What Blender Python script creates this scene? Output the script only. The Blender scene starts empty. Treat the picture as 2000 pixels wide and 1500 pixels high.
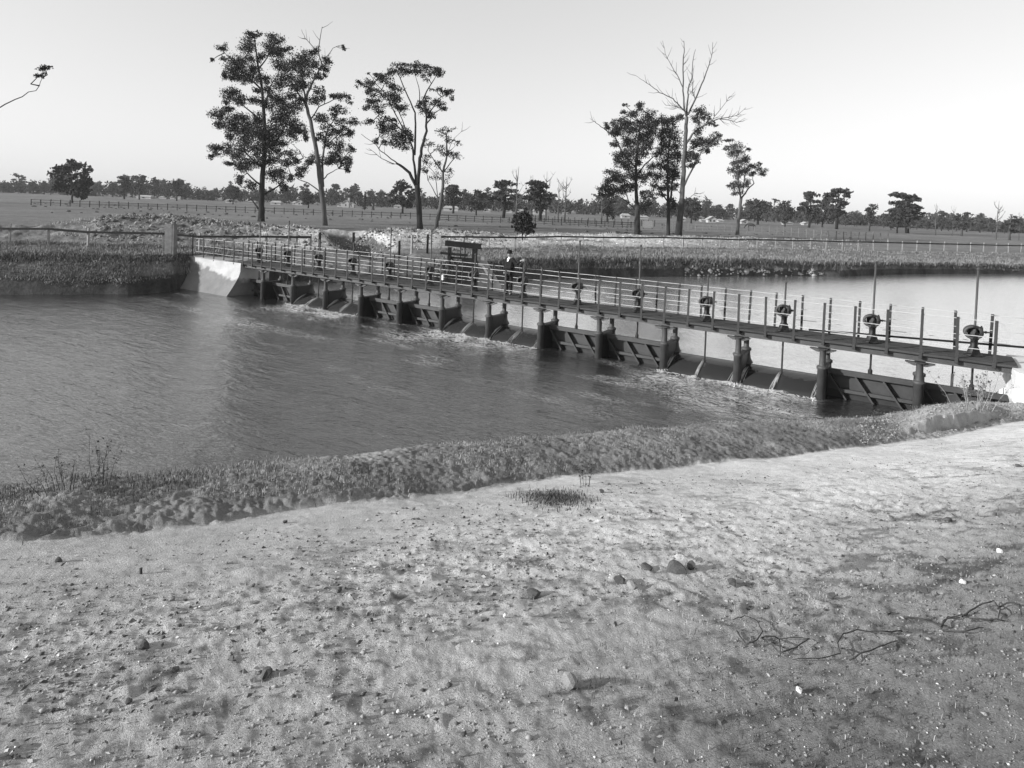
import bpy, math, random
import numpy as np
from mathutils import Vector

random.seed(7)
rng = np.random.default_rng(7)
S = bpy.context.scene
COL = S.collection

# ------------------------------------------------------------------ camera
# Bridge frame: X along the footbridge (left end to right end), Y upstream, Z up, downstream water at z = 0.
F, PIT, ROLL, CY, CX = 1237.26, 0.0277, 0.0371, 435.289, 1000.0
PSI, PP = 0.5766, 0.7929            # heading, spacing of the railing posts
CAM = np.array([30.0538, -20.418, 5.2985])
RV = np.array([math.cos(PSI), math.sin(PSI), 0.0])
FW = np.array([-math.sin(PSI), math.cos(PSI), 0.0])
UP = np.array([0, 0, 1.0])
FW2 = FW * math.cos(PIT) - UP * math.sin(PIT)
UP2 = UP * math.cos(PIT) + FW * math.sin(PIT)
cam_d = bpy.data.cameras.new('camera')
cam = bpy.data.objects.new('camera', cam_d)
COL.objects.link(cam)
S.camera = cam
cam_d.sensor_fit = 'HORIZONTAL'
cam_d.sensor_width = 36.0
cam_d.lens = F / 2000.0 * 36.0
cam_d.shift_y = -(750.0 - CY) / 2000.0
cam_d.clip_start = 0.05
cam_d.clip_end = 9000.0
cr, sr = math.cos(ROLL), math.sin(ROLL)
rx = RV * cr + UP2 * sr
uy = UP2 * cr - RV * sr
from mathutils import Matrix
M = Matrix(((rx[0], uy[0], -FW2[0], CAM[0]), (rx[1], uy[1], -FW2[1], CAM[1]),
            (rx[2], uy[2], -FW2[2], CAM[2]), (0, 0, 0, 1)))
cam.matrix_world = M

# ------------------------------------------------------------------ sky, sun, exposure
SUN_AZ, SUN_EL = math.radians(233), math.radians(18)
SKY_STRENGTH = 0.15
SUN_STRENGTH = 5.0
EXPOSURE = 0.5
HAZE = 0.00022
w = bpy.data.worlds.new('World')
S.world = w
w.use_nodes = True
nt = w.node_tree
nt.nodes.clear()
sky = nt.nodes.new('ShaderNodeTexSky')
sky.sky_type = 'NISHITA'
sky.sun_disc = False
sky.sun_elevation = SUN_EL
sky.sun_rotation = math.radians(90) - SUN_AZ
sky.air_density = 0.8
sky.dust_density = 0.5
sky.ozone_density = 1.0
sep = nt.nodes.new('ShaderNodeSeparateColor')
nt.links.new(sky.outputs[0], sep.inputs[0])
# a blue-sensitive black and white plate: mostly the blue of the sky, as a grey
m1 = nt.nodes.new('ShaderNodeMath'); m1.operation = 'MULTIPLY'; m1.inputs[1].default_value = 0.92
m2 = nt.nodes.new('ShaderNodeMath'); m2.operation = 'MULTIPLY_ADD'; m2.inputs[1].default_value = 0.13
nt.links.new(sep.outputs[2], m1.inputs[0])
nt.links.new(sep.outputs[0], m2.inputs[0])
nt.links.new(m1.outputs[0], m2.inputs[2])
bg = nt.nodes.new('ShaderNodeBackground')
bg.inputs[1].default_value = SKY_STRENGTH
# the plate's shoulder: bright and less bright parts of the sky come out nearly alike
m3 = nt.nodes.new('ShaderNodeMath'); m3.operation = 'POWER'; m3.inputs[1].default_value = 0.5
m4 = nt.nodes.new('ShaderNodeMath'); m4.operation = 'MULTIPLY'; m4.inputs[1].default_value = 1.86
nt.links.new(m2.outputs[0], m3.inputs[0]); nt.links.new(m3.outputs[0], m4.inputs[0])
nt.links.new(m4.outputs[0], bg.inputs[0])
wo = nt.nodes.new('ShaderNodeOutputWorld')
nt.links.new(bg.outputs[0], wo.inputs[0])

sd = bpy.data.lights.new('sun', 'SUN')
sd.energy = SUN_STRENGTH
sd.angle = math.radians(0.5)
sd.color = (1.0, 1.0, 1.0)
so = bpy.data.objects.new('sun', sd)
COL.objects.link(so)
sdir = Vector((math.cos(SUN_EL) * math.cos(SUN_AZ), math.cos(SUN_EL) * math.sin(SUN_AZ), math.sin(SUN_EL)))
so.rotation_euler = sdir.to_track_quat('Z', 'Y').to_euler()
so.location = (0, -60, 60)
S.view_settings.view_transform = 'Standard'
S.view_settings.look = 'None'
S.view_settings.gamma = 1.0
S.view_settings.use_curve_mapping = False
S.view_settings.exposure = EXPOSURE

# ------------------------------------------------------------------ geometry of the view (used to survey the place)
def ray(x, y):
    a, b = x - CX, y - CY
    u = a * cr + b * sr
    v = -a * sr + b * cr
    return RV * (u / F) - UP2 * (v / F) + FW2
def at(x, y, z):                       # point of the plane at height z seen at photo pixel x, y
    d = ray(x, y)
    return CAM + d * ((z - CAM[2]) / d[2])
def atd(x, y, dep):                    # point at a distance dep along the view
    d = ray(x, y)
    return CAM + d * (dep / float(d @ FW))
def ud(P):
    q = np.asarray(P, float) - CAM
    dp = float(q @ FW)
    return float(q @ RV) / dp, dp
def ux(x, y=450):
    d = ray(x, y)
    return float(d @ RV) / float(d @ FW)
def wp(u, dep, z):
    return CAM[:2][None, :] * 0 + 0
def world_uv(U, D):
    X = CAM[0] + D * (FW[0] + U * RV[0])
    Y = CAM[1] + D * (FW[1] + U * RV[1])
    return X, Y

# ------------------------------------------------------------------ numpy value noise
_perm = np.random.default_rng(3).random(1 << 16).astype(np.float64)
def _h(ix, iy, iz=0):
    n = (ix * 73856093) ^ (iy * 19349663) ^ (iz * 83492791)
    n = (n ^ (n >> 13)) * 1274126177
    return _perm[(n ^ (n >> 16)) & 0xffff]
def vnoise(x, y, seed=0):
    x = np.asarray(x, float); y = np.asarray(y, float)
    ix = np.floor(x).astype(np.int64); iy = np.floor(y).astype(np.int64)
    fx = x - ix; fy = y - iy
    fx = fx * fx * (3 - 2 * fx); fy = fy * fy * (3 - 2 * fy)
    a = _h(ix, iy, seed); b = _h(ix + 1, iy, seed); c = _h(ix, iy + 1, seed); d = _h(ix + 1, iy + 1, seed)
    return (a * (1 - fx) + b * fx) * (1 - fy) + (c * (1 - fx) + d * fx) * fy
def fbm(x, y, sc, octv=4, seed=0, gain=0.5):
    t = 0; amp = 1; s = 0
    for o in range(octv):
        t = t + amp * (vnoise(x / sc + 17.3 * o, y / sc - 9.1 * o, seed + o) - 0.5)
        s += amp; amp *= gain; sc *= 0.5
    return t / s * 2

# ------------------------------------------------------------------ materials
MATS = {}
def newmat(name):
    m = bpy.data.materials.new(name)
    m.use_nodes = True
    m.node_tree.nodes.clear()
    return m, m.node_tree
def g4(v): return (v, v, v, 1)
def mat(name, lo, hi, rough=0.85, scale=6.0, bump=0.15, bscale=None, spec=0.2, stretch=(1, 1, 1), metal=0.0, detail=5, dist=0.02):
    """Grey material: colour between lo and hi by noise, plus fine relief."""
    m, t = newmat(name)
    N = t.nodes.new; L = t.links.new
    out = N('ShaderNodeOutputMaterial'); b = N('ShaderNodeBsdfPrincipled')
    L(b.outputs[0], out.inputs[0])
    tc = N('ShaderNodeTexCoord'); mp = N('ShaderNodeMapping')
    mp.inputs['Scale'].default_value = stretch
    L(tc.outputs['Object'], mp.inputs[0])
    n = N('ShaderNodeTexNoise'); n.inputs['Scale'].default_value = scale; n.inputs['Detail'].default_value = detail
    n.inputs['Roughness'].default_value = 0.65
    L(mp.outputs[0], n.inputs[0])
    r = N('ShaderNodeMapRange')
    r.inputs[1].default_value = 0.3; r.inputs[2].default_value = 0.7
    r.inputs[3].default_value = lo; r.inputs[4].default_value = hi
    L(n.outputs[0], r.inputs[0])
    L(r.outputs[0], b.inputs['Base Color'])
    b.inputs['Roughness'].default_value = rough
    b.inputs['Specular IOR Level'].default_value = spec
    b.inputs['Metallic'].default_value = metal
    if bump:
        n2 = N('ShaderNodeTexNoise'); n2.inputs['Scale'].default_value = bscale or scale * 4
        n2.inputs['Detail'].default_value = 4
        L(mp.outputs[0], n2.inputs[0])
        bp = N('ShaderNodeBump'); bp.inputs['Strength'].default_value = bump; bp.inputs['Distance'].default_value = dist
        L(n2.outputs[0], bp.inputs['Height']); L(bp.outputs[0], b.inputs['Normal'])
    MATS[name] = m
    return m
def ground_mat(name, specs, bump=0.4, bscale=30, bdist=0.02):
    """Ground whose colour follows a per-vertex 'tone' (what covers it there) broken up by noise."""
    m, t = newmat(name)
    N = t.nodes.new; L = t.links.new
    out = N('ShaderNodeOutputMaterial'); b = N('ShaderNodeBsdfPrincipled')
    L(b.outputs[0], out.inputs[0])
    at_ = N('ShaderNodeAttribute'); at_.attribute_name = 'tone'
    tc = N('ShaderNodeTexCoord')
    prev = at_.outputs['Fac']
    for sc, amp in specs:
        n = N('ShaderNodeTexNoise'); n.inputs['Scale'].default_value = sc; n.inputs['Detail'].default_value = 6
        n.inputs['Roughness'].default_value = 0.7
        L(tc.outputs['Object'], n.inputs[0])
        r = N('ShaderNodeMapRange'); r.inputs[1].default_value = 0.28; r.inputs[2].default_value = 0.72
        r.inputs[3].default_value = 1 - amp; r.inputs[4].default_value = 1 + amp
        L(n.outputs[0], r.inputs[0])
        mu = N('ShaderNodeMath'); mu.operation = 'MULTIPLY'
        L(prev, mu.inputs[0]); L(r.outputs[0], mu.inputs[1])
        prev = mu.outputs[0]
    L(prev, b.inputs['Base Color'])
    b.inputs['Roughness'].default_value = 0.95
    b.inputs['Specular IOR Level'].default_value = 0.05
    n2 = N('ShaderNodeTexNoise'); n2.inputs['Scale'].default_value = bscale; n2.inputs['Detail'].default_value = 6
    n2.inputs['Roughness'].default_value = 0.7
    L(tc.outputs['Object'], n2.inputs[0])
    bp = N('ShaderNodeBump'); bp.inputs['Strength'].default_value = bump; bp.inputs['Distance'].default_value = bdist
    L(n2.outputs[0], bp.inputs['Height']); L(bp.outputs[0], b.inputs['Normal'])
    MATS[name] = m
    return m
def water_mat(name, body, waves, refl_lo, refl_pow, rough=0.08, foam=False, graze=1.0):
    """Muddy water body + reflection that grows towards grazing view; waves = [(scale, stretch, distance)]."""
    m, t = newmat(name)
    N = t.nodes.new; L = t.links.new
    out = N('ShaderNodeOutputMaterial')
    tc = N('ShaderNodeTexCoord')
    nrm = None
    for sc, st, rot, dist in waves:
        mp = N('ShaderNodeMapping'); mp.inputs['Scale'].default_value = st
        mp.inputs['Rotation'].default_value = (0, 0, rot)
        L(tc.outputs['Object'], mp.inputs[0])
        n = N('ShaderNodeTexNoise'); n.inputs['Scale'].default_value = sc; n.inputs['Detail'].default_value = 4
        n.inputs['Distortion'].default_value = 0.6
        L(mp.outputs[0], n.inputs[0])
        bp = N('ShaderNodeBump'); bp.inputs['Strength'].default_value = 1.0; bp.inputs['Distance'].default_value = dist
        L(n.outputs[0], bp.inputs['Height'])
        if nrm is not None: L(nrm, bp.inputs['Normal'])
        nrm = bp.outputs[0]
    d = N('ShaderNodeBsdfDiffuse'); d.inputs[0].default_value = g4(body)
    g = N('ShaderNodeBsdfGlossy'); g.inputs['Roughness'].default_value = rough; g.inputs[0].default_value = g4(graze)
    lw = N('ShaderNodeLayerWeight'); lw.inputs[0].default_value = 0.5
    L(nrm, lw.inputs['Normal']); L(nrm, g.inputs['Normal'])
    pw = N('ShaderNodeMath'); pw.operation = 'POWER'; pw.inputs[1].default_value = refl_pow
    L(lw.outputs['Facing'], pw.inputs[0])
    mr = N('ShaderNodeMapRange'); mr.inputs[3].default_value = refl_lo; mr.inputs[4].default_value = 1.0
    L(pw.outputs[0], mr.inputs[0])
    mx = N('ShaderNodeMixShader')
    L(mr.outputs[0], mx.inputs[0]); L(d.outputs[0], mx.inputs[1]); L(g.outputs[0], mx.inputs[2])
    res = mx.outputs[0]
    if foam:
        fa = N('ShaderNodeAttribute'); fa.attribute_name = 'foam'
        mp = N('ShaderNodeMapping'); mp.inputs['Scale'].default_value = (0.8, 2.6, 1)
        mp.inputs['Rotation'].default_value = (0, 0, -0.45)
        L(tc.outputs['Object'], mp.inputs[0])
        n = N('ShaderNodeTexNoise'); n.inputs['Scale'].default_value = 2.3; n.inputs['Detail'].default_value = 8
        n.inputs['Roughness'].default_value = 0.72; n.inputs['Distortion'].default_value = 1.4
        L(mp.outputs[0], n.inputs[0])
        # thin lines of froth where the noise crosses its middle value
        s1 = N('ShaderNodeMath'); s1.operation = 'SUBTRACT'; s1.inputs[1].default_value = 0.5
        L(n.outputs[0], s1.inputs[0])
        s2 = N('ShaderNodeMath'); s2.operation = 'ABSOLUTE'; L(s1.outputs[0], s2.inputs[0])
        s3 = N('ShaderNodeMath'); s3.operation = 'MULTIPLY'; s3.inputs[1].default_value = 0.062
        L(fa.outputs['Fac'], s3.inputs[0])
        s4 = N('ShaderNodeMath'); s4.operation = 'SUBTRACT'; L(s3.outputs[0], s4.inputs[0]); L(s2.outputs[0], s4.inputs[1])
        s5 = N('ShaderNodeMapRange'); s5.inputs[1].default_value = 0.0; s5.inputs[2].default_value = 0.05
        s5.inputs[3].default_value = 0; s5.inputs[4].default_value = 0.9
        L(s4.outputs[0], s5.inputs[0])
        fd = N('ShaderNodeBsdfDiffuse'); fd.inputs[0].default_value = g4(0.72); L(nrm, fd.inputs['Normal'])
        mx2 = N('ShaderNodeMixShader')
        L(s5.outputs[0], mx2.inputs[0]); L(res, mx2.inputs[1]); L(fd.outputs[0], mx2.inputs[2])
        res = mx2.outputs[0]
    L(res, out.inputs[0])
    MATS[name] = m
    return m

mat('concrete', 0.2, 0.34, 0.9, 1.3, 0.35, 14)
def stained(name, lo, hi, zmid):
    m = mat(name, lo, hi, 0.9, 1.3, 0.35, 14)
    t = m.node_tree; N = t.nodes.new; L = t.links.new
    b = next(n for n in t.nodes if n.type == 'BSDF_PRINCIPLED')
    src = b.inputs['Base Color'].links[0].from_socket
    ge = N('ShaderNodeNewGeometry'); sx = N('ShaderNodeSeparateXYZ'); L(ge.outputs['Position'], sx.inputs[0])
    n = N('ShaderNodeTexNoise'); n.inputs['Scale'].default_value = 1.6; n.inputs['Detail'].default_value = 5
    L(ge.outputs['Position'], n.inputs[0])
    a = N('ShaderNodeMath'); a.operation = 'MULTIPLY_ADD'; a.inputs[1].default_value = 0.9; L(n.outputs[0], a.inputs[0]); L(sx.outputs[2], a.inputs[2])
    x = N('ShaderNodeMath'); x.operation = 'MULTIPLY_ADD'; x.inputs[1].default_value = 0.16; L(sx.outputs[0], x.inputs[0]); L(a.outputs[0], x.inputs[2])
    r = N('ShaderNodeMapRange'); r.inputs[1].default_value = zmid - 0.08; r.inputs[2].default_value = zmid + 0.10; r.inputs[3].default_value = 0.42; r.inputs[4].default_value = 1.0
    L(x.outputs[0], r.inputs[0])
    mu = N('ShaderNodeMath'); mu.operation = 'MULTIPLY'; L(src, mu.inputs[0]); L(r.outputs[0], mu.inputs[1]); L(mu.outputs[0], b.inputs['Base Color'])
stained('concrete_wet', 0.3, 0.45, 1.15)
mat('whitewash', 0.45, 0.68, 0.9, 2.0, 0.5, 12)
mat('iron', 0.010, 0.020, 0.6, 5, 0.15, 40, spec=0.4)
mat('iron_pale', 0.035, 0.06, 0.6, 4, 0.15, 40, spec=0.4)
mat('gate_plate', 0.03, 0.052, 0.65, 2.5, 0.12, 30, spec=0.35)
mat('rail', 0.36, 0.5, 0.45, 8, 0.0, spec=0.5)
mat('post', 0.025, 0.045, 0.7, 6, 0.1, 40)
mat('plank', 0.028, 0.065, 0.9, 3, 0.5, 22, stretch=(0.25, 2.0, 1.0))
mat('timber', 0.006, 0.012, 0.9, 4, 0.4, 20)
mat('fence_rail', 0.016, 0.03, 0.9, 3, 0.3, 20)
mat('fence_white', 0.17, 0.3, 0.85, 4, 0.2, 20)
mat('fence_grey', 0.1, 0.2, 0.9, 4, 0.2, 20)
mat('bark_dark', 0.016, 0.035, 0.95, 0.9, 0.5, 6, stretch=(1, 1, 0.25), dist=0.1)
mat('bark_pale', 0.05, 0.12, 0.9, 0.6, 0.4, 5, stretch=(1, 1, 0.25), dist=0.08)
mat('bark_burnt', 0.02, 0.05, 0.95, 0.9, 0.5, 6, dist=0.1)
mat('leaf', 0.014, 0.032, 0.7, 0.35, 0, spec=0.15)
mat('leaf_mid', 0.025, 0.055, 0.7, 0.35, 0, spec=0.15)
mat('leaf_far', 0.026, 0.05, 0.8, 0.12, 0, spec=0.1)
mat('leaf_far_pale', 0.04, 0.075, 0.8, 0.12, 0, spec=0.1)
mat('twig', 0.03, 0.07, 0.9, 6, 0)
mat('twig_pale', 0.16, 0.28, 0.9, 6, 0)
mat('house_wall', 0.25, 0.42, 0.9, 0.5, 0)
mat('house_roof', 0.22, 0.4, 0.7, 0.4, 0)
mat('house_grey', 0.16, 0.28, 0.8, 0.4, 0)
mat('dark_opening', 0.015, 0.03, 0.9, 1, 0)
mat('stone', 0.16, 0.36, 0.95, 14, 0.5, 40, dist=0.01)
mat('stone_dark', 0.05, 0.13, 0.95, 14, 0.5, 40, dist=0.01)
mat('clod_soil', 0.2, 0.34, 0.95, 20, 0.5, 60, dist=0.01)
mat('stone_white', 0.6, 0.8, 0.9, 14, 0.3, 40, dist=0.01)
mat('grass_dry', 0.2, 0.46, 0.9, 3.0, 0, spec=0.1)
mat('grass_dark', 0.045, 0.12, 0.9, 2.0, 0, spec=0.1)
mat('grass_mid', 0.11, 0.27, 0.9, 1.2, 0, spec=0.1)
mat('cloth_dark', 0.012, 0.022, 0.95, 20, 0.2, 80, spec=0.1)
mat('cloth_grey', 0.018, 0.03, 0.95, 20, 0.2, 80, spec=0.1)
mat('skin', 0.24, 0.3, 0.6, 20, 0)
mat('white_cloth', 0.7, 0.8, 0.9, 20, 0)
mat('hide', 0.015, 0.03, 0.7, 4, 0)
mat('spray', 0.42, 0.65, 0.6, 6, 0.3, 20)
ground_mat('near_soil', [(0.9, 0.15), (7, 0.2), (60, 0.25), (170, 0.25)], 0.9, 90, 0.02)
ground_mat('far_soil', [(0.08, 0.2), (0.9, 0.28), (5, 0.3)], 0.8, 5, 0.12)
ground_mat('bed', [(0.3, 0.2)], 0.2, 4, 0.1)
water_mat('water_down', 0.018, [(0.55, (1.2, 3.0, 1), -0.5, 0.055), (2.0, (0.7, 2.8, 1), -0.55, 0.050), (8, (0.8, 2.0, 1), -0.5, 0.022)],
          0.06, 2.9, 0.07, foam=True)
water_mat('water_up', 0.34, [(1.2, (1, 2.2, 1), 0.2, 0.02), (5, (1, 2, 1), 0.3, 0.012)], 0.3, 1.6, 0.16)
water_mat('water_spill', 0.028, [(3, (1, 0.4, 1), 0.0, 0.02)], 0.05, 4.0, 0.12)

# ------------------------------------------------------------------ mesh helpers
class MB:
    def __init__(s): s.v = []; s.f = []; s.n = 0
    def add(s, verts, faces):
        verts = np.asarray(verts, float)
        s.v.append(verts)
        n = s.n
        s.f.extend([tuple(i + n for i in f) for f in faces])
        s.n += len(verts)
    def box(s, lo, hi):
        (a, b, c), (d, e, f) = lo, hi
        s.add([(a, b, c), (d, b, c), (d, e, c), (a, e, c), (a, b, f), (d, b, f), (d, e, f), (a, e, f)],
              [(3, 2, 1, 0), (4, 5, 6, 7), (0, 1, 5, 4), (1, 2, 6, 5), (2, 3, 7, 6), (3, 0, 4, 7)])
    def bar(s, p, q, wd, ht, up=(0, 0, 1)):
        p = np.array(p, float); q = np.array(q, float); d = q - p; d /= np.linalg.norm(d)
        sd_ = np.cross(d, up); sd_ /= np.linalg.norm(sd_) + 1e-9
        u2 = np.cross(sd_, d)
        c = []
        for e in (p, q):
            for a, b in ((-1, -1), (1, -1), (1, 1), (-1, 1)):
                c.append(e + sd_ * a * wd / 2 + u2 * b * ht / 2)
        s.add(c, [(3, 2, 1, 0), (4, 5, 6, 7), (0, 1, 5, 4), (1, 2, 6, 5), (2, 3, 7, 6), (3, 0, 4, 7)])
    def tube(s, pts, rad, n=8, cap=True):
        pts = [np.array(p, float) for p in pts]
        if not hasattr(rad, '__len__'): rad = [rad] * len(pts)
        V = []; prev = None
        for i, p in enumerate(pts):
            a = pts[max(0, i - 1)]; b = pts[min(len(pts) - 1, i + 1)]
            d = b - a; d /= np.linalg.norm(d) + 1e-9
            if prev is None:
                x = np.cross(d, (0, 0, 1) if abs(d[2]) < 0.9 else (1, 0, 0))
            else:
                x = prev - d * (prev @ d)
            x /= np.linalg.norm(x) + 1e-9; y = np.cross(d, x); prev = x
            for k in range(n):
                t = 2 * math.pi * k / n
                V.append(p + rad[i] * (x * math.cos(t) + y * math.sin(t)))
        Fc = []
        for i in range(len(pts) - 1):
            for k in range(n):
                k2 = (k + 1) % n
                Fc.append((i * n + k, i * n + k2, (i + 1) * n + k2, (i + 1) * n + k))
        if cap:
            Fc.append(tuple(range(n - 1, -1, -1))); m = (len(pts) - 1) * n; Fc.append(tuple(range(m, m + n)))
        s.add(V, Fc)
    def lathe(s, prof, c=(0, 0, 0), axis='z', n=14):
        V = []
        for r, h in prof:
            for k in range(n):
                t = 2 * math.pi * k / n
                a, b = r * math.cos(t), r * math.sin(t)
                p = (a, b, h) if axis == 'z' else ((h, a, b) if axis == 'x' else (b, h, a))
                V.append((p[0] + c[0], p[1] + c[1], p[2] + c[2]))
        Fc = []
        for i in range(len(prof) - 1):
            for k in range(n):
                k2 = (k + 1) % n
                Fc.append((i * n + k, i * n + k2, (i + 1) * n + k2, (i + 1) * n + k))
        Fc.append(tuple(range(n - 1, -1, -1))); m = (len(prof) - 1) * n; Fc.append(tuple(range(m, m + n)))
        s.add(V, Fc)
    def prism(s, poly, y0, y1):          # polygon in x,z pushed from y0 to y1
        n = len(poly)
        V = [(x, y0, z) for x, z in poly] + [(x, y1, z) for x, z in poly]
        Fc = [tuple(range(n)), tuple(range(2 * n - 1, n - 1, -1))]
        for i in range(n):
            j = (i + 1) % n
            Fc.append((i, i + n, j + n, j))
        s.add(V, Fc)
    def mesh(s, name, material=None, smooth=False):
        me = bpy.data.meshes.new(name)
        v = np.concatenate(s.v) if s.v else np.zeros((0, 3))
        me.from_pydata(v.tolist(), [], s.f)
        if material: me.materials.append(MATS[material] if isinstance(material, str) else material)
        if smooth: me.shade_smooth()
        me.update()
        return me
    def build(s, name, material=None, parent=None, smooth=False, loc=None):
        return link(name, s.mesh(name, material, smooth), parent, loc)
def link(name, me, parent=None, loc=None, rotz=0):
    o = bpy.data.objects.new(name, me)
    COL.objects.link(o)
    if parent is not None: o.parent = parent
    if loc is not None: o.location = loc
    if rotz: o.rotation_euler = (0, 0, rotz)
    return o
def tag(o, label=None, cat=None, group=None, kind=None):
    if label: o['label'] = label
    if cat: o['category'] = cat
    if group: o['group'] = group
    if kind: o['kind'] = kind
    return o
def thing(name, label, cat, loc=(0, 0, 0), group=None, rotz=0):
    o = bpy.data.objects.new(name, None)
    o.empty_display_size = 0.2
    COL.objects.link(o)
    o.location = loc; o.rotation_euler = (0, 0, rotz)
    return tag(o, label, cat, group)
def kids(o): return [c for c in COL.objects if c.parent == o]
def copy_tree(o, loc, label, group=None, rotz=None, scale=None):
    c = o.copy(); COL.objects.link(c); c.location = loc; c['label'] = label
    if group: c['group'] = group
    if rotz is not None: c.rotation_euler = (0, 0, rotz)
    if scale is not None: c.scale = scale
    for ch in o.children:
        d = ch.copy(); COL.objects.link(d); d.parent = c
        for gch in ch.children:
            e = gch.copy(); COL.objects.link(e); e.parent = d
    return c
def big_mesh(name, verts, quads, material, attrs=None, kind='structure', smooth=True, tri=False):
    me = bpy.data.meshes.new(name)
    verts = np.ascontiguousarray(verts, dtype=np.float32); quads = np.ascontiguousarray(quads, dtype=np.int32)
    k = quads.shape[1]
    me.vertices.add(len(verts)); me.vertices.foreach_set('co', verts.ravel())
    me.loops.add(quads.size); me.loops.foreach_set('vertex_index', quads.ravel())
    me.polygons.add(len(quads))
    me.polygons.foreach_set('loop_start', np.arange(0, quads.size, k, dtype=np.int32))
    me.polygons.foreach_set('loop_total', np.full(len(quads), k, dtype=np.int32))
    me.update(calc_edges=True)
    me.materials.append(MATS[material])
    for an, av in (attrs or {}).items():
        a = me.attributes.new(an, 'FLOAT', 'POINT'); a.data.foreach_set('value', np.ascontiguousarray(av, dtype=np.float32))
    if smooth: me.shade_smooth()
    o = bpy.data.objects.new(name, me); COL.objects.link(o)
    if kind: o['kind'] = kind
    return o
def grid_quads(nr, nc):
    i = np.arange(nr * nc).reshape(nr, nc)
    return np.stack([i[:-1, :-1], i[:-1, 1:], i[1:, 1:], i[1:, :-1]], -1).reshape(-1, 4)

# ------------------------------------------------------------------ terrain: the camera's bank
def line(points):                       # [(x, y, z) or world arrays] -> tables by u
    T = []
    for q in points:
        P = at(*q) if not isinstance(q, np.ndarray) else q
        u, d = ud(P)
        T.append((u, d, P[2]))
    T.sort()
    return np.array(T)
edge = line([(-900, 1020, 2.75), (-300, 985, 2.65), (75, 952, 2.5), (350, 925, 2.38), (640, 893, 2.2), (1000, 866, 1.9), (1300, 838, 1.6), (1600, 822, 1.2),
             (1700, 813, 1.02), (1780, 804, 0.88), (1850, 793, 0.8), (1972, 789, 0.75), (2200, 760, 0.8), (2900, 720, 1.0)])
trk = line([(-900, 1120, 3.1), (-300, 1070, 2.98), (75, 1043, 2.9), (400, 1010, 2.75), (600, 985, 2.65), (900, 958, 2.45), (1100, 927, 2.28), (1300, 910, 2.12),
            (1500, 892, 1.9), (1700, 868, 1.6), (1850, 850, 1.4), (2000, 820, 1.15), (2900, 760, 1.3)])
NU = 1180
U = np.concatenate([np.linspace(-1.7, -0.95, 90, endpoint=False), np.linspace(-0.95, 0.95, NU), np.linspace(0.95, 1.7, 91)[1:]])
def lut(T, col, u): return np.interp(u, T[:, 0], T[:, col])
eD, eZ = lut(edge, 1, U), lut(edge, 2, U)
tD, tZ = lut(trk, 1, U), lut(trk, 2, U)
tD = np.minimum(tD, eD - 0.35)
eD = eD + 0.12 * fbm(U * 9, U * 0, 1.0, 4, 41)
CAMZ = 3.68
rows = []
for s in np.linspace(0, 1, 330) ** 1.25:              # camera foot -> track edge
    D = 0.55 + (tD - 0.55) * s
    Zr = CAMZ - 0.02 + (tZ - CAMZ) * s
    rows.append((D, Zr, np.full_like(U, s)))
for s in np.linspace(0, 1, 85)[1:]:                   # the verge
    D = tD + (eD - tD) * s
    Zr = tZ + (eZ - tZ) * s + 0.11 * np.sin(math.pi * s) ** 0.8 * np.clip((eD - tD) / 2.0, 0, 1)
    rows.append((D, Zr, np.full_like(U, 1 + s)))
for s in np.linspace(0, 1, 26)[1:]:                   # falls to the water
    D = eD + 4.5 * s
    Zr = eZ - (eZ + 1.1) * (s ** 0.8)
    rows.append((D, Zr, np.full_like(U, 2 + s)))
D = np.array([r[0] for r in rows]); Z = np.array([r[1] for r in rows]); Q = np.array([r[2] for r in rows])
UU = np.broadcast_to(U, D.shape)
X, Y = world_uv(UU, D)
verge = np.clip((Q - 0.985 + 0.03 * fbm(X, Y, 0.7, 4, 9)) / 0.03, 0, 1)
track = 1 - verge
ring = fbm(X, Y, 2.6, 4, 5)
mid = fbm(X, Y, 0.45, 4, 6)
sml = fbm(X, Y, 0.11, 3, 7)
# loose, trampled ground close to the camera; smoother wheel-worn sand towards the verge
worn = np.clip((Q - 0.62) / 0.25, 0, 1) * track
roughn = 1 - 0.75 * worn
Z = Z + 0.07 * ring * np.clip(D / 6, 0.2, 1) + 0.014 * mid * roughn + 0.010 * sml * roughn + 0.007 * fbm(X, Y, 0.05, 2, 8) * roughn
patch = np.clip(fbm(X, Y, 1.1, 4, 17, 0.6) + 0.12, 0, 1) * 1.6
clod = (np.clip(fbm(X, Y, 0.30, 3, 12) - 0.42, 0, 1) * 0.05 + np.clip(fbm(X, Y, 0.12, 2, 13) - 0.38, 0, 1) * 0.06 * patch) * (0.15 + 0.85 * roughn)
Z = Z + clod * track
Z = Z + verge * (0.035 * fbm(X, Y, 0.5, 4, 14) + 0.014 * fbm(X, Y, 0.14, 3, 15) + 0.020 * fbm(X, Y, 0.05, 2, 16))
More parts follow.
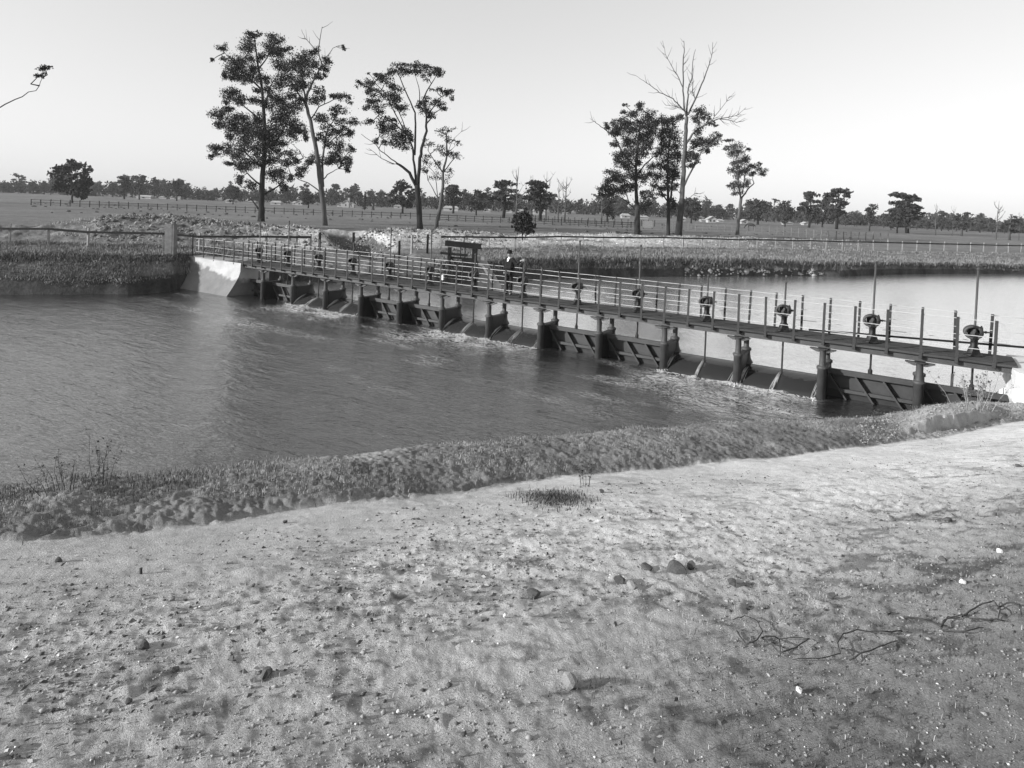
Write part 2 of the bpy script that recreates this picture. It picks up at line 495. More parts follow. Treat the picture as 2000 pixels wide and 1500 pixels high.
# the low cut bank at the right, where the verge ends in a crumbling step
step = np.clip((UU - ux(1775)) * 22, 0, 1) * np.clip((ux(1990) - UU) * 18, 0, 1)
Z = Z + step * 0.22 * np.clip((Q - 1.10 + 0.06 * fbm(X, Y, 0.5, 3, 29)) / 0.035, 0, 1) * np.clip((2.0 - Q) / 0.6, 0, 1)
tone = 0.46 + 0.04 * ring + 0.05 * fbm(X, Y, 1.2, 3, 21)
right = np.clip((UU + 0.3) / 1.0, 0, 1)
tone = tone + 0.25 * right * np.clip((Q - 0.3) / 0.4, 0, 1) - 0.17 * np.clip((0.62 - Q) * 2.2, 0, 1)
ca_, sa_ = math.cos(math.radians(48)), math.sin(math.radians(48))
LA, LB = X * ca_ + Y * sa_, -X * sa_ + Y * ca_                 # axes along and across the sun's shadows, for painted dark streaks
litter_shade = np.clip((fbm(LA * 0.38, LB, 0.17, 5, 22, 0.72) + 0.35 * fbm(LA * 0.5, LB, 0.9, 3, 19) - 0.20) * 6.0, 0, 1) * (0.35 + 0.65 * np.clip(fbm(X, Y, 1.6, 3, 28) + 0.5, 0, 1)) * (0.2 + 0.8 * roughn)  # fallen leaf scraps and short cast shadows painted dark together
tone = tone * (1 - 0.60 * litter_shade)
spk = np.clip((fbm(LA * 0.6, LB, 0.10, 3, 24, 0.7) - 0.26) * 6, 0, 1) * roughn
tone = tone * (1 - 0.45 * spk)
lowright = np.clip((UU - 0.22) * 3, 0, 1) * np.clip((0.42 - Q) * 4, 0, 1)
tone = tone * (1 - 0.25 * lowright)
vt = 0.19 + 0.12 * fbm(X, Y, 0.45, 5, 23, 0.65) + 0.10 * np.clip(Q - 1.55, 0, 0.5)  # last term paints the verge's sunlit top as a paler far edge
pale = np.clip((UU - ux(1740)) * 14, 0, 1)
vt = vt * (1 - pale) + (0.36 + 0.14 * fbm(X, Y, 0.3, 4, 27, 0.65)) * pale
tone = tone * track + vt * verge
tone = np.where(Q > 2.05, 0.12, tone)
NEAR_XYZ = (X, Y, Z)
V = np.stack([X, Y, Z], -1).reshape(-1, 3)
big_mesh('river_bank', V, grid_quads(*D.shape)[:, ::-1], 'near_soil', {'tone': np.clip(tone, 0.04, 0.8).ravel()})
def near_z(u, d):
    """height of the camera's bank at view coordinates u, d"""
    j = int(np.clip(np.searchsorted(U, u), 0, len(U) - 1))
    return float(np.interp(d, NEAR_D[:, j], NEAR_Z[:, j]))
NEAR_D, NEAR_Z, NEAR_Q = D, Z, Q
# ground behind and beside the camera, a little lower than the bank sheet so that they never share a plane
gb = MB()
def cs(u, d, z): 
    a = CAM[:2] + FW[:2] * d + RV[:2] * u
    return (a[0], a[1], z)
gb.add([cs(-70, 0.9, 3.35), cs(70, 0.9, 3.1), cs(90, -80, 4.0), cs(-90, -80, 4.0)], [(0, 3, 2, 1)])
o = gb.build('ground', 'near_soil'); tag(o, kind='structure')
a_ = o.data.attributes.new('tone', 'FLOAT', 'POINT'); a_.data.foreach_set('value', [0.4] * 4)

# ------------------------------------------------------------------ terrain: the far bank, spoil mound and paddock
W3 = lambda x, y, z: np.array([x, y, z], float)
shore = line([W3(-60, -62, 0), (-300, 577, 0), (75, 575, 0), (250, 575, 0), W3(-3.6, -2.0, 0), W3(-4.35, -1.1, 0.0), W3(-4.75, 0.5, 0.15), W3(-1.3, 0.6, 0.2), W3(-0.6, 3.0, 0.48),
              W3(4.5, 6.0, 0.48), (850, 556, 0.48), (960, 549, 0.48), (1150, 541, 0.48), (1300, 540, 0.48), (1440, 540, 0.48), (1570, 539, 0.48), (1640, 541, 0.48),
              (1700, 537, 0.48), (1850, 535, 0.48), (2000, 536, 0.48), (2600, 545, 0.48), (3600, 560, 0.48)])
def tab(pairs, u): 
    xs = np.array([ux(p[0]) for p in pairs]); return np.interp(u, xs, [p[1] for p in pairs])
UF = np.concatenate([np.linspace(-1.7, -0.95, 60, endpoint=False), np.linspace(-0.95, 0.95, 980), np.linspace(0.95, 1.9, 60)[1:]])
sD, sZ = lut(shore, 1, UF), lut(shore, 2, UF)
sD = sD + 0.25 * fbm(UF * 40, UF * 0, 1.0, 3, 60) * np.clip((UF - ux(900)) * 8, 0, 1)
lipZ = tab([(-400, 1.7), (430, 1.7), (500, 1.65), (850, 1.55), (1150, 1.72), (1440, 1.70), (1700, 1.42), (2000, 1.3)], UF)
lipD = sD + tab([(-400, 2.2), (300, 1.9), (345, 1.3), (372, 0.5), (500, 1.0), (850, 1.3), (1100, 0.6), (1600, 0.55), (1640, 2.0), (1680, 0.6), (2000, 0.5)], UF)
fenD = tab([(-400, 37.5), (75, 37.3), (610, 39.5), (800, 43.5), (870, 45.5), (1000, 48), (1300, 55), (1500, 61), (1700, 67), (2000, 78), (2600, 95)], UF)
fenD = np.maximum(fenD, lipD + 1.5)
creD = tab([(-400, 43), (75, 43), (250, 43.5), (500, 46), (700, 50), (860, 54), (1000, 59), (1300, 70), (1500, 82), (1700, 93), (2000, 110), (2600, 130)], UF)
creD = np.maximum(creD, fenD + 4)
creY = [(-400, 440), (75, 440), (150, 436), (186, 434), (192, 425), (250, 423), (330, 426), (400, 430), (500, 437), (600, 446), (690, 450), (850, 450), (930, 455), (1000, 460), (1100, 456),
        (1200, 459), (1300, 463), (1500, 466), (1700, 471), (1850, 475), (2000, 478), (2600, 500)]
hz = lambda x: CY - F * math.tan(PIT) + (x - CX) * math.tan(ROLL)
creZ = tab([(x, 0) for x, y in creY], UF) + np.interp(UF, [ux(x) for x, y in creY], [(y - hz(x)) / F for x, y in creY])
creZ = CAM[2] - creD * creZ
plainZ = np.full_like(UF, 2.0)
benZ = tab([(-400, 1.9), (600, 1.9), (870, 1.9), (1300, 2.0), (1700, 1.75), (2000, 1.6)], UF)
ctl = [(sD - 2.2, sZ * 0 - 1.0), (sD, sZ), (lipD, lipZ), (fenD, benZ), (fenD + 1.2, benZ + 0.1), (creD - 0.6, creZ - 0.12), (creD + 0.8, creZ), (creD + 2.2, creZ - 0.15),
       (creD + 6.5, np.minimum(creZ - 0.2, plainZ)), (np.full_like(UF, 150.0), plainZ)]
cnt = [3, 18, 26, 5, 34, 7, 7, 14, 40]
rows = []
for k, n in enumerate(cnt):
    for s in np.linspace(0, 1, n, endpoint=False):
        e = s
        if k == 1: e = s ** 0.6
        rows.append((ctl[k][0] + (ctl[k + 1][0] - ctl[k][0]) * s, ctl[k][1] + (ctl[k + 1][1] - ctl[k][1]) * e, np.full_like(UF, k + s)))
for d in np.geomspace(150, 4500, 50):
    rows.append((np.full_like(UF, d), plainZ + 0 * UF, np.full_like(UF, 9 + d / 10000)))
D = np.array([r[0] for r in rows]); Z = np.array([r[1] for r in rows]); Q = np.array([r[2] for r in rows])
UU = np.broadcast_to(UF, D.shape)
X, Y = world_uv(UU, D)
mound = np.clip(np.minimum((Q - 3.6) / 0.8, (8.2 - Q) / 0.8), 0, 1) * np.clip((ux(1750) - UU) * 5, 0.15, 1)
bank = np.clip(np.minimum((Q - 1.0) / 0.4, (3.9 - Q) / 0.5), 0, 1)
Z = Z + mound * (0.28 * fbm(X, Y, 1.6, 4, 31) + 0.10 * fbm(X, Y, 0.5, 3, 32)) + bank * (0.12 * fbm(X, Y, 2.2, 4, 33) + 0.05 * fbm(X, Y, 0.4, 3, 34))
Z = Z + np.clip(Q - 8, 0, 1) * (0.10 * fbm(X, Y, 9, 4, 35))
# the cutting through the mound behind the footbridge and a grassy hump right of it
u0 = ux(728)
gl = np.clip(1 - np.abs(UU - (ux(752) - (ux(752) - ux(662)) * np.clip((Q - 3) / 2.6, 0, 1))) / 0.05, 0, 1)
gl = np.clip(gl * 1.25, 0, 1) * np.clip((Q - 2.2) / 0.6, 0, 1) * np.clip((6.9 - Q) / 0.9, 0, 1)
Z = np.where(gl > 0, Z * (1 - gl) + np.minimum(Z, 1.15) * gl, Z)
hump = np.exp(-((UU - ux(1120)) / 0.075) ** 2) * np.exp(-((D - lipD - 4.2) / 2.0) ** 2)
Z = Z + 0.55 * hump
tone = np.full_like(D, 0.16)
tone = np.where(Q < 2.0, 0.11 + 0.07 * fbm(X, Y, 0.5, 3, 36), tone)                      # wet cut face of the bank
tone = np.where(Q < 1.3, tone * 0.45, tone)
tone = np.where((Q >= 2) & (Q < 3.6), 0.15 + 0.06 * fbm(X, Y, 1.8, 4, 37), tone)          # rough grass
mt_pale = np.clip((UU - ux(420)) * 7, 0, 1) * np.clip((ux(1500) - UU) * 6, 0, 1)
mtone = 0.15 + 0.27 * mt_pale + 0.09 * fbm(X, Y, 0.7, 4, 38)
tone = tone * (1 - mound) + mtone * mound
tone = np.where(Q >= 8, 0.15 + 0.03 * fbm(X, Y, 30, 4, 39) + 0.03 * fbm(X, Y, 5, 3, 40), tone)
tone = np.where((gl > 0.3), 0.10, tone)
qd = grid_quads(*D.shape)[:, ::-1]
V = np.stack([X, Y, Z], -1).reshape(-1, 3)
nb = (sum(cnt[:8])) * (len(UF) - 1)
tone = np.clip(tone, 0.03, 0.7).ravel()
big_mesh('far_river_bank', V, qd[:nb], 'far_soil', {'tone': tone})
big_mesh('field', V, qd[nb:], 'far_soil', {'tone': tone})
FAR_U, FAR_D, FAR_Z = UF, D, Z
def far_z(u, d):
    j = int(np.clip(np.searchsorted(FAR_U, u), 0, len(FAR_U) - 1))
    return float(np.interp(d, FAR_D[:, j], FAR_Z[:, j]))
def on_far(x, dep):                     # point of the far ground seen in column x at distance dep
    u = ux(x)
    a, b = world_uv(u, dep)
    return np.array([a, b, far_z(u, dep)])
bed = MB(); bed.add([(-5000, -5000, -1.6), (5000, -5000, -1.6), (5000, 5000, -1.6), (-5000, 5000, -1.6)], [(0, 1, 2, 3)])
o = bed.build('river_bed', 'bed'); tag(o, kind='structure')
a_ = o.data.attributes.new('tone', 'FLOAT', 'POINT'); a_.data.foreach_set('value', [0.12] * 4)

# ------------------------------------------------------------------ water
OVER = [2, 3, 6, 7, 10, 11]             # bays whose gates are down, counted from the left
def bay_x(k): return PP * (-1 + 3 * k), PP * (2 + 3 * k)
UWt = np.linspace(-1.25, 1.0, 520)
DWt = np.concatenate([np.linspace(4.0, 14, 110, endpoint=False), np.linspace(14, 48, 300)])
UU, D = np.meshgrid(UWt, DWt)
X, Y = world_uv(UU, D)
turb = np.zeros_like(X)
for k in OVER:
    a, b = bay_x(k)
    xc = (a + b) / 2
    dy = -Y - 0.1
    # the tail of broken water drifts to the left as it leaves the weir
    drift = xc - 0.30 * np.clip(dy, 0, 30)
    wdt = 1.25 + 0.12 * np.clip(dy, 0, 30)
    turb = np.maximum(turb, np.exp(-((X - drift) / wdt) ** 4) * np.clip((dy + 0.4) / 0.3, 0, 1) * np.exp(-np.clip(dy, 0, 50) / 2.0))
streak = np.clip(fbm(X * 0.55 + Y * 0.15, Y * 1.6, 1.7, 4, 51), 0, 1) * np.exp(-np.clip(-Y - 1, 0, 50) / 9.0) * (Y < 0)
foam = np.clip(turb * 1.0 + streak * 1.0, 0, 1.15)
foam = np.where((X < -3) | (X > 33), foam * 0.2, foam)
Z = 0.045 * fbm(X * 0.5 + Y * 0.25, Y * 1.5, 1.3, 4, 52) + turb * (0.10 * fbm(X, Y, 0.7, 4, 53)) + 0.01 * fbm(X, Y, 0.5, 3, 54)
Z = np.where(Y > 0.4, -0.05, Z)
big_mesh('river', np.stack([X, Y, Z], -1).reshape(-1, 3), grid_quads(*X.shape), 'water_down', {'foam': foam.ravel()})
xs = np.linspace(-14, 33.5, 90); ys = np.concatenate([[0.62], np.linspace(1.2, 30, 60)])
up = MB()
up.add([(-14, 0.9, 0.48), (34, 0.9, 0.48), (170, 8, 0.48), (260, 170, 0.48), (-14, 170, 0.48)], [(0, 1, 2, 3, 4)])
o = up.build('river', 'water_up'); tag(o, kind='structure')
# each open bay: the sheet of water that slides over the lowered gate
prof = [(1.05, 0.479), (0.85, 0.468), (0.68, 0.44), (0.50, 0.385), (0.32, 0.30), (0.14, 0.20), (-0.03, 0.08), (-0.18, -0.06)]
for k in OVER:
    a, b = bay_x(k)
    a += 0.02; b -= 0.02
    nx = 60
    xs = np.linspace(a, b, nx)
    Vv = []
    for j, (yy, zz) in enumerate(prof):
        for i, x in enumerate(xs):
            e = min(x - a, b - x)
            st = abs(x - (a + b) / 2)
            dz = -0.05 * math.exp(-e / 0.12) - 0.05 * math.exp(-(st / 0.07) ** 2) if j > 1 else 0
            dy = 0.12 * math.exp(-e / 0.15) if j > 1 else 0
            Vv.append((x, yy + dy + 0.01 * fbm(np.array([x]), np.array([yy * .3]), 0.25, 3, 60)[0], zz + dz * j / 7))
    big_mesh('river', np.array(Vv), grid_quads(len(prof), nx), 'water_spill')
    # white strands torn off at the pier, the stem and the gate end
    sp = MB()
    for xc, n, wd in ((a + 0.10, 30, 0.12), ((a + b) / 2 - 0.03, 16, 0.06), (b - 0.06, 12, 0.05)):
        for _ in range(n):
            x0 = xc + random.gauss(0, wd * 0.5)
            lift = random.uniform(0.0, 0.03); dx = random.gauss(-0.09, 0.05)
            s0 = random.uniform(0, 0.45); s1 = random.uniform(0.6, 1.0)
            pts = []
            for s in np.linspace(s0, s1, 7):
                jj = 1.5 + s * 5.4
                yy = np.interp(jj, range(8), [p[0] for p in prof]); zz = np.interp(jj, range(8), [p[1] for p in prof])
                pts.append((x0 + dx * s, yy - lift, zz + lift * 0.8 - 0.015))
            sp.tube(pts, [0.001, 0.003, 0.005, 0.006, 0.005, 0.004, 0.002], 4)
        for _ in range(int(n * 2)):
            x0 = xc - 0.07 + random.gauss(0, wd * 0.9); y0 = -0.2 - abs(random.gauss(0, 0.12)); z0 = abs(random.gauss(0, 0.035))
            r = random.uniform(0.008, 0.022)
            sp.lathe([(0.001, -r), (r, 0), (0.001, r)], (x0, y0, z0), 'z', 5)
    for _ in range(150):                # froth along the foot of the sheet
        x0 = random.uniform(a, b); y0 = -0.14 - abs(random.gauss(0, 0.10)); r = random.uniform(0.008, 0.03)
        sp.lathe([(0.001, -r * 0.5), (r, 0), (0.001, r * 0.5)], (x0, y0, abs(random.gauss(0, 0.012))), 'z', 6)
    tag(sp.build('spray', 'spray'), kind='stuff')

# ------------------------------------------------------------------ footbridge
DZ = 1.73
br = thing('footbridge', 'long narrow timber footbridge with iron posts and white rails across the river', 'footbridge', (0, 0, DZ))
XL, XR = -4.75, 32.2
pm_cache = {}
wid = [0.19] * 7
y = -0.13
for r in range(7):
    seg = [-1.35 + 0.4 * (r % 3)] + [PP * (-1 + 3 * k) + PP * (0.4 * ((r * 2) % 3)) for k in range(1, 14, 1)] + [XR]
    for a, b in zip(seg[:-1], seg[1:]):
        p = MB()
        dz = random.uniform(-0.012, 0.006)
        L_ = b - a - 0.006
        zt = dz
        edge_w = 0.187
        # a worn plank: slightly uneven top and ragged outer edge
        n = 5
        V = []
        for i in range(n):
            x = a + L_ * i / (n - 1)
            j0 = random.uniform(-0.012, 0.008) if r == 0 else 0
            j1 = random.uniform(-0.008, 0.012) if r == 6 else 0
            zz = zt + random.uniform(-0.004, 0.004)
            V += [(x, y + j0, zz - 0.055), (x, y + edge_w + j1, zz - 0.055), (x, y + edge_w + j1, zz), (x, y + j0, zz)]
        Fc = [(0, 1, 2, 3)]
        for i in range(n - 1):
            q = i * 4
            Fc += [(q, q + 3, q + 7, q + 4), (q + 3, q + 2, q + 6, q + 7), (q + 2, q + 1, q + 5, q + 6), (q + 1, q, q + 4, q + 5)]
        q = (n - 1) * 4; Fc.append((q + 3, q + 2, q + 1, q))
        p.add(V, Fc)
        p.build('plank', 'plank', br)
    y += 0.193
for yy in (0.02, 1.06):
    gm = MB(); gm.box((-1.2, yy, -0.245), (XR, yy + 0.06, -0.062)); gm.build('girder', 'iron_pale', br)
jm = MB(); jm.box((-0.045, -0.14, -0.15), (0.045, 1.27, -0.066)); jme = jm.mesh('joist', 'plank')
pm = MB()
pm.box((-0.034, -0.012, -0.14), (0.034, 0.0, 1.07)); pm.box((-0.034, 0.0002, -0.14), (-0.022, 0.055, 1.07))
pm.box((-0.0335, -0.0115, 1.0702), (0.0335, 0.055, 1.08))
pme = pm.mesh('post', 'post')
near_x = [-4.74, -3.66, -2.66, -1.72] + [PP * i for i in range(-1, 42)]
for i, x in enumerate(near_x):
    o = link('post', pme, br, (x, -0.145 if x > -1.2 else -0.13, 0)); 
    o.rotation_euler = (random.gauss(0, 0.008), random.gauss(0, 0.013), 0)
    if x > -1: link('joist', jme, br, (x, 0, 0))
up_x = [PP * i for i in range(-2, 41)]
for x in up_x:
    o = link('post', pme, br, (x, 1.285, 0), math.pi); 
    o.rotation_euler = (random.gauss(0, 0.008), random.gauss(0, 0.013), math.pi)
for yy, xa, xb in ((-0.118, -4.74, 32.5), (1.262, PP * -2, 32.5)):
    for h in (1.045, 0.635, 0.295):
        rm = MB()
        pts = []
        n = int((xb - xa) / PP * 2) + 1
        for i in range(n + 1):
            x = xa + (xb - xa) * i / n
            pts.append((x, yy + random.gauss(0, 0.002), h + random.gauss(0, 0.004)))
        rm.tube(pts, 0.0095, 6); rm.build('rail', 'rail', br, smooth=True)

# loose timbers left on the deck by the right end
lp = MB(); lp.bar((27.2, 1.10, DZ + 0.05), (32.9, 1.02, DZ + 0.34), 0.07, 0.05)
tag(lp.build('loose_pole', 'timber'), 'long dark pole lying slantwise along the upstream rail at the right end of the deck', 'pole')

# ------------------------------------------------------------------ weir piers
ORD = ['first', 'second', 'third', 'fourth', 'fifth', 'sixth', 'seventh']
def pier(i):
    x = PP * i
    k = (i - 2) // 3
    fl, fr = k, 11 - k + 1
    n = 'iron twin-column weir pier under the footbridge, '
    if k <= 6: n += '%s from the concrete left abutment' % ORD[k]
    else: n += '%s from the white right abutment' % ORD[12 - k]
    return x, n
pt = None
for i in range(2, 39, 3):
    x, lab = pier(i)
    if pt is None:
        pt = thing('weir_pier', lab, 'pier', (x, 0, 0), 'piers of the weir')
        c = MB(); c.lathe([(0.125, -1.4), (0.125, 0.86), (0.15, 0.87), (0.155, 0.93), (0.13, 0.95), (0.095, 0.97), (0.09, 1.0), (0.085, 1.44), (0.105, 1.46), (0.105, 1.477)], (0, 0, 0), 'z', 20)
        c.build('column', 'iron_pale', pt, True)
        c = MB(); c.lathe([(0.30, -1.4), (0.30, 0.36), (0.24, 0.46), (0.16, 0.60), (0.135, 0.74), (0.13, 0.86), (0.16, 0.87), (0.16, 0.94), (0.10, 0.97), (0.085, 1.0), (0.085, 1.44), (0.105, 1.46), (0.105, 1.477)], (0, 1.08, 0), 'z', 20)
        c.build('column', 'iron_pale', pt, True)
        c = MB(); c.box((-0.085, 0.11, -1.4), (0.085, 0.95, 0.80)); c.box((-0.11, 0.12, 0.801), (0.11, 0.94, 0.87))
        c.build('web_wall', 'iron', pt)
        c = MB(); c.prism([(-0.13, 0), (0.13, 0), (0.13, -0.02), (0.03, -0.045), (0.03, -0.012 - 0.05), (-0.03, -0.062), (-0.03, -0.045), (-0.13, -0.02)], -0.16, 1.3)
        cb = c.build('cap_beam', 'iron', pt, loc=(0, 0, 1.482))
        # shift cap up against the girder
        cb.location = (0, 0, 1.484)
        c = MB(); c.prism([(0.0, 0.0), (0.26, 0.0), (0.26, -0.02), (0.07, -0.10), (0.0, -0.10)], -0.06, 0.06)
        c.build('bracket', 'iron_pale', pt, loc=(0.088, 0, 1.46)); 
        c = MB(); c.prism([(0.0, 0.0), (-0.26, 0.0), (-0.26, -0.02), (-0.07, -0.10), (0.0, -0.10)], -0.06, 0.06)
        c.build('bracket', 'iron_pale', pt, loc=(-0.088, 0, 1.46))
    else:
        copy_tree(pt, (x, 0, 0), lab)

# ------------------------------------------------------------------ sluice gates (raised ones; the lowered ones lie under the water that runs over them)
gt = None
CLOSED = [0, 1, 4, 5, 8, 9, 12, 13]
GL = {0: 'raised sluice gate in deep shade, next to the concrete left abutment', 1: 'raised sluice gate left of the leftmost waterfall bays',
      4: 'raised sluice gate just right of the leftmost pair of waterfall bays', 5: 'raised sluice gate just left of the middle pair of waterfall bays',
      8: 'raised sluice gate just right of the middle pair of waterfall bays', 9: 'raised sluice gate just left of the right-hand pair of waterfall bays',
      12: 'raised sluice gate just right of the right-hand pair of waterfall bays', 13: 'raised sluice gate beside the white right abutment, half hidden by the bank'}
HW = PP * 1.5 - 0.10
for k in CLOSED:
    a, b = bay_x(k); xc = (a + b) / 2
    if gt is None:
        gt = thing('sluice_gate', GL[k] + ', slanted iron panel', 'sluice gate', (xc, 0, 0), 'raised sluice gates')
        SL = 0.68                                       # the ribs rake sideways
        m = MB(); m.add([(-HW, 0.64, 0.80), (HW, 0.64, 0.80), (HW, 0.70, 0.18), (-HW, 0.70, 0.18), (-HW, 0.67, 0.80), (HW, 0.67, 0.80), (HW, 0.73, 0.18), (-HW, 0.73, 0.18)],
                        [(0, 3, 2, 1), (4, 5, 6, 7), (0, 1, 5, 4), (3, 7, 6, 2), (0, 4, 7, 3), (1, 2, 6, 5)]); m.build('plate', 'gate_plate', gt)
        m = MB(); m.box((-HW, 0.705, -1.3), (HW, 0.74, 0.178)); m.build('apron_plate', 'iron', gt)
        m = MB(); m.box((-HW, 0.45, 0.755), (HW, 0.66, 0.80)); m.box((-HW, 0.44, 0.68), (HW, 0.4495, 0.83)); m.build('top_rail', 'gate_plate', gt)
        for q in range(4):
            x0 = -HW + 0.02 + q * (2 * HW - 0.06) / 3.0
            zb = -0.06 if q < 3 else 0.5
            x1 = x0 + SL * (0.68 - zb)
            if x1 > HW: zb = 0.68 - (HW - x0) / SL; x1 = HW
            if x1 - x0 < 0.05: continue
            m = MB(); m.bar((x0, 0.545, 0.675), (x1, 0.585, zb), 0.045, 0.155, up=(0, 1, 0.1)); m.build('rib', 'gate_plate', gt)
        m = MB(); m.box((-HW + 0.33, 0.55, 0.21), (HW, 0.63, 0.245)); m.box((-HW + 0.34, 0.542, 0.15), (HW, 0.5495, 0.245)); m.build('bottom_rail', 'gate_plate', gt)
        m = MB(); m.lathe([(0.06, 0.80), (0.06, 0.92), (0.03, 0.97), (0.03, 1.02)], (0, 0.56, 0.0), 'z', 10); m.build('lifting_lug', 'iron', gt)
        # side shields between gate and columns
    else:
        copy_tree(gt, (xc, 0, 0), GL[k] + ', slanted iron panel')

# ------------------------------------------------------------------ gate winches on the deck
WX = {k: PP * (0.5 + 3 * k) for k in range(14)}
wt = {}
def winch(k):
    x = WX[k]
    down = k in OVER
    top = 1.53 if down else 2.36
    if k == 7: lab = 'gate winch right of the man, its short rod held in his hand'
    elif k == 6: lab = 'gate winch with short rod, left of the man beside the timber headgate'
    else:
        lab = 'gate winch on the deck with %s rod, ' % ('short' if down else 'tall')
        lab += ('%s winch from the right end' % ORD[13 - k]) if k > 7 else ('%s winch from the left end' % ORD[k])
    if down not in wt:
        t = thing('gate_winch', lab, 'winch', (x, 0.58, DZ), 'gate winches along the footbridge')
        m = MB(); m.lathe([(0.21, 0.004), (0.21, 0.03), (0.17, 0.05), (0.13, 0.16), (0.115, 0.22), (0.085, 0.26), (0.085, 0.42), (0.11, 0.45)], (0, 0, 0), 'z', 18)
        m.build('pedestal', 'iron', t, True)
        # casing: a round open-fronted drum facing downstream
        m = MB(); m.lathe([(0.135, -0.13), (0.15, -0.15), (0.185, -0.15), (0.20, -0.13), (0.205, 0.06), (0.18, 0.10), (0.14, 0.105), (0.14, 0.06)], (0, 0, 0), 'y', 24)
        m.f = m.f[:-2]
        o_ = m.build('casing', 'iron_pale', t, True, loc=(-0.03, 0, 0.63)); o_.scale = (1.12, 1, 0.92)
        m = MB(); m.lathe([(0.01, 0.058), (0.142, 0.06), (0.142, 0.08), (0.01, 0.082)], (-0.03, 0, 0.63), 'y', 20); m.build('back_plate', 'iron', t)
        m = MB()
        m.lathe([(0.03, 0.10), (0.13, 0.105), (0.145, 0.125), (0.145, 0.15), (0.12, 0.17), (0.04, 0.18)], (0, -0.06, 0.665), 'x', 18)
        for q in range(14):
            th = q * math.pi / 7
            cy_, cz_ = -0.06 + 0.147 * math.cos(th), 0.665 + 0.147 * math.sin(th)
            m.box((0.122, cy_ - 0.012, cz_ - 0.012), (0.152, cy_ + 0.012, cz_ + 0.012))
        m.build('gear_wheel', 'iron', t)
        m = MB(); m.lathe([(0.06, 0.50), (0.085, 0.54), (0.085, 0.63), (0.05, 0.68), (0.045, 0.80)], (0, 0, 0), 'z', 14)
        for q in range(12):
            th = q * math.pi / 6
            m.box((0.088 * math.cos(th) - 0.01, 0.088 * math.sin(th) - 0.01, 0.545), (0.088 * math.cos(th) + 0.01, 0.088 * math.sin(th) + 0.01, 0.625))
        m.build('worm_gear', 'iron_pale', t)
        m = MB(); m.tube([(0.17, -0.06, 0.665), (0.30, -0.06, 0.67), (0.33, -0.06, 0.665)], [0.024, 0.02, 0.012], 8); m.lathe([(0.034, 0.22), (0.034, 0.25)], (0, -0.06, 0.667), 'x', 10)
        m.build('crank_shaft', 'iron', t, True)
        m = MB(); bz = -1.32 if down else -0.92
        m.tube([(0, 0, bz), (0, 0, top - 0.06)], 0.028, 10); m.lathe([(0.036, top - 0.06), (0.042, top - 0.03), (0.03, top)], (0, 0, 0), 'z', 10)
        m.build('lifting_rod', 'iron_pale', t, True)
        wt[down] = t
    else:
        copy_tree(wt[down], (x, 0.58, DZ), lab)
for k in range(14): winch(k)

# ------------------------------------------------------------------ abutments
ab = thing('concrete_abutment', 'curved pale concrete abutment with sloping wing wall at the left end of the footbridge', 'abutment', (-1.0, 0, 0))
m = MB()
# battered face along the bridge line, its foot spreading out into the water
yz = [(-0.15, 1.70), (-0.14, 1.50), (-0.17, 1.25), (-0.26, 1.0), (-0.40, 0.72), (-0.60, 0.42), (-0.82, 0.15), (-1.02, -0.1), (-1.2, -0.7)]
xs_ = [0.85, 0.4, -0.1, -0.8, -1.6, -2.4, -3.2, -4.0]
V = []
for j, x in enumerate(xs_):
    for (yy, zz) in yz:
        V.append((x + random.gauss(0, 0.012), yy - (0.10 * max(0, (j - 3)) / 4) * (1.7 - zz) / 1.7 + random.gauss(0, 0.008), zz))
ny_ = len(yz)
Fc = [(j * ny_ + i, j * ny_ + i + 1, (j + 1) * ny_ + i + 1, (j + 1) * ny_ + i) for j in range(len(xs_) - 1) for i in range(ny_ - 1)]
m.add(V, Fc)
# end face towards the gates, and the top
n0 = [(0.85, 1.6, 1.70), (0.85, 1.6, -0.7)]
m.add([tuple(v) for v in V[:ny_]] + n0, [tuple(range(ny_)) + (ny_ + 1, ny_)])
m.add([V[j * ny_] for j in range(len(xs_))] + [(x, 1.6, 1.70) for x in xs_], [(j, j + 1, len(xs_) + j + 1, len(xs_) + j) for j in range(len(xs_) - 1)])
m.build('wing_wall', 'concrete_wet', ab)
m = MB(); m.box((-4.05, -0.19, 1.702), (-0.45, 1.55, 1.728)); m.build('landing_slab', 'concrete', ab)

ab2 = thing('concrete_abutment', 'rough whitewashed masonry abutment carrying the right end of the footbridge', 'abutment', (32.1, 0, 0))
m = MB()
V = []; nq = 8
for (fx, ax0, ax1) in ((0, 0.0, 3.4),):
    for zz in np.linspace(0.2, 1.66, 8):
        for q in range(24):
            s = q / 24.0
            per = [(0, -0.75), (3.4, -0.75), (3.4, 1.9), (0, 1.9)]
            e = int(s * 4); f_ = s * 4 - e
            a, b = per[e], per[(e + 1) % 4]
            V.append((a[0] + (b[0] - a[0]) * f_ + random.gauss(0, 0.035), a[1] + (b[1] - a[1]) * f_ + random.gauss(0, 0.035), zz + random.gauss(0, 0.02)))
Fc = []
for j in range(7):
    for q in range(24):
        q2 = (q + 1) % 24
        Fc.append((j * 24 + q, j * 24 + q2, (j + 1) * 24 + q2, (j + 1) * 24 + q))
Fc.append(tuple(range(7 * 24, 8 * 24)))
m.add(V, Fc); m.build('pier_block', 'whitewash', ab2)
# gauge board by the right abutment
gp = thing('gauge_board', 'thin white gauge board standing in the water beside the right-hand gate', 'gauge board', (30.9, 1.0, 0.3))
m = MB(); m.box((-0.02, 0, 0), (0.02, 0.03, 1.38)); m.build('stake', 'iron', gp)
m = MB(); m.box((-0.035, -0.012, 0.15), (0.035, -0.001, 0.78)); m.build('scale_board', 'whitewash', gp)

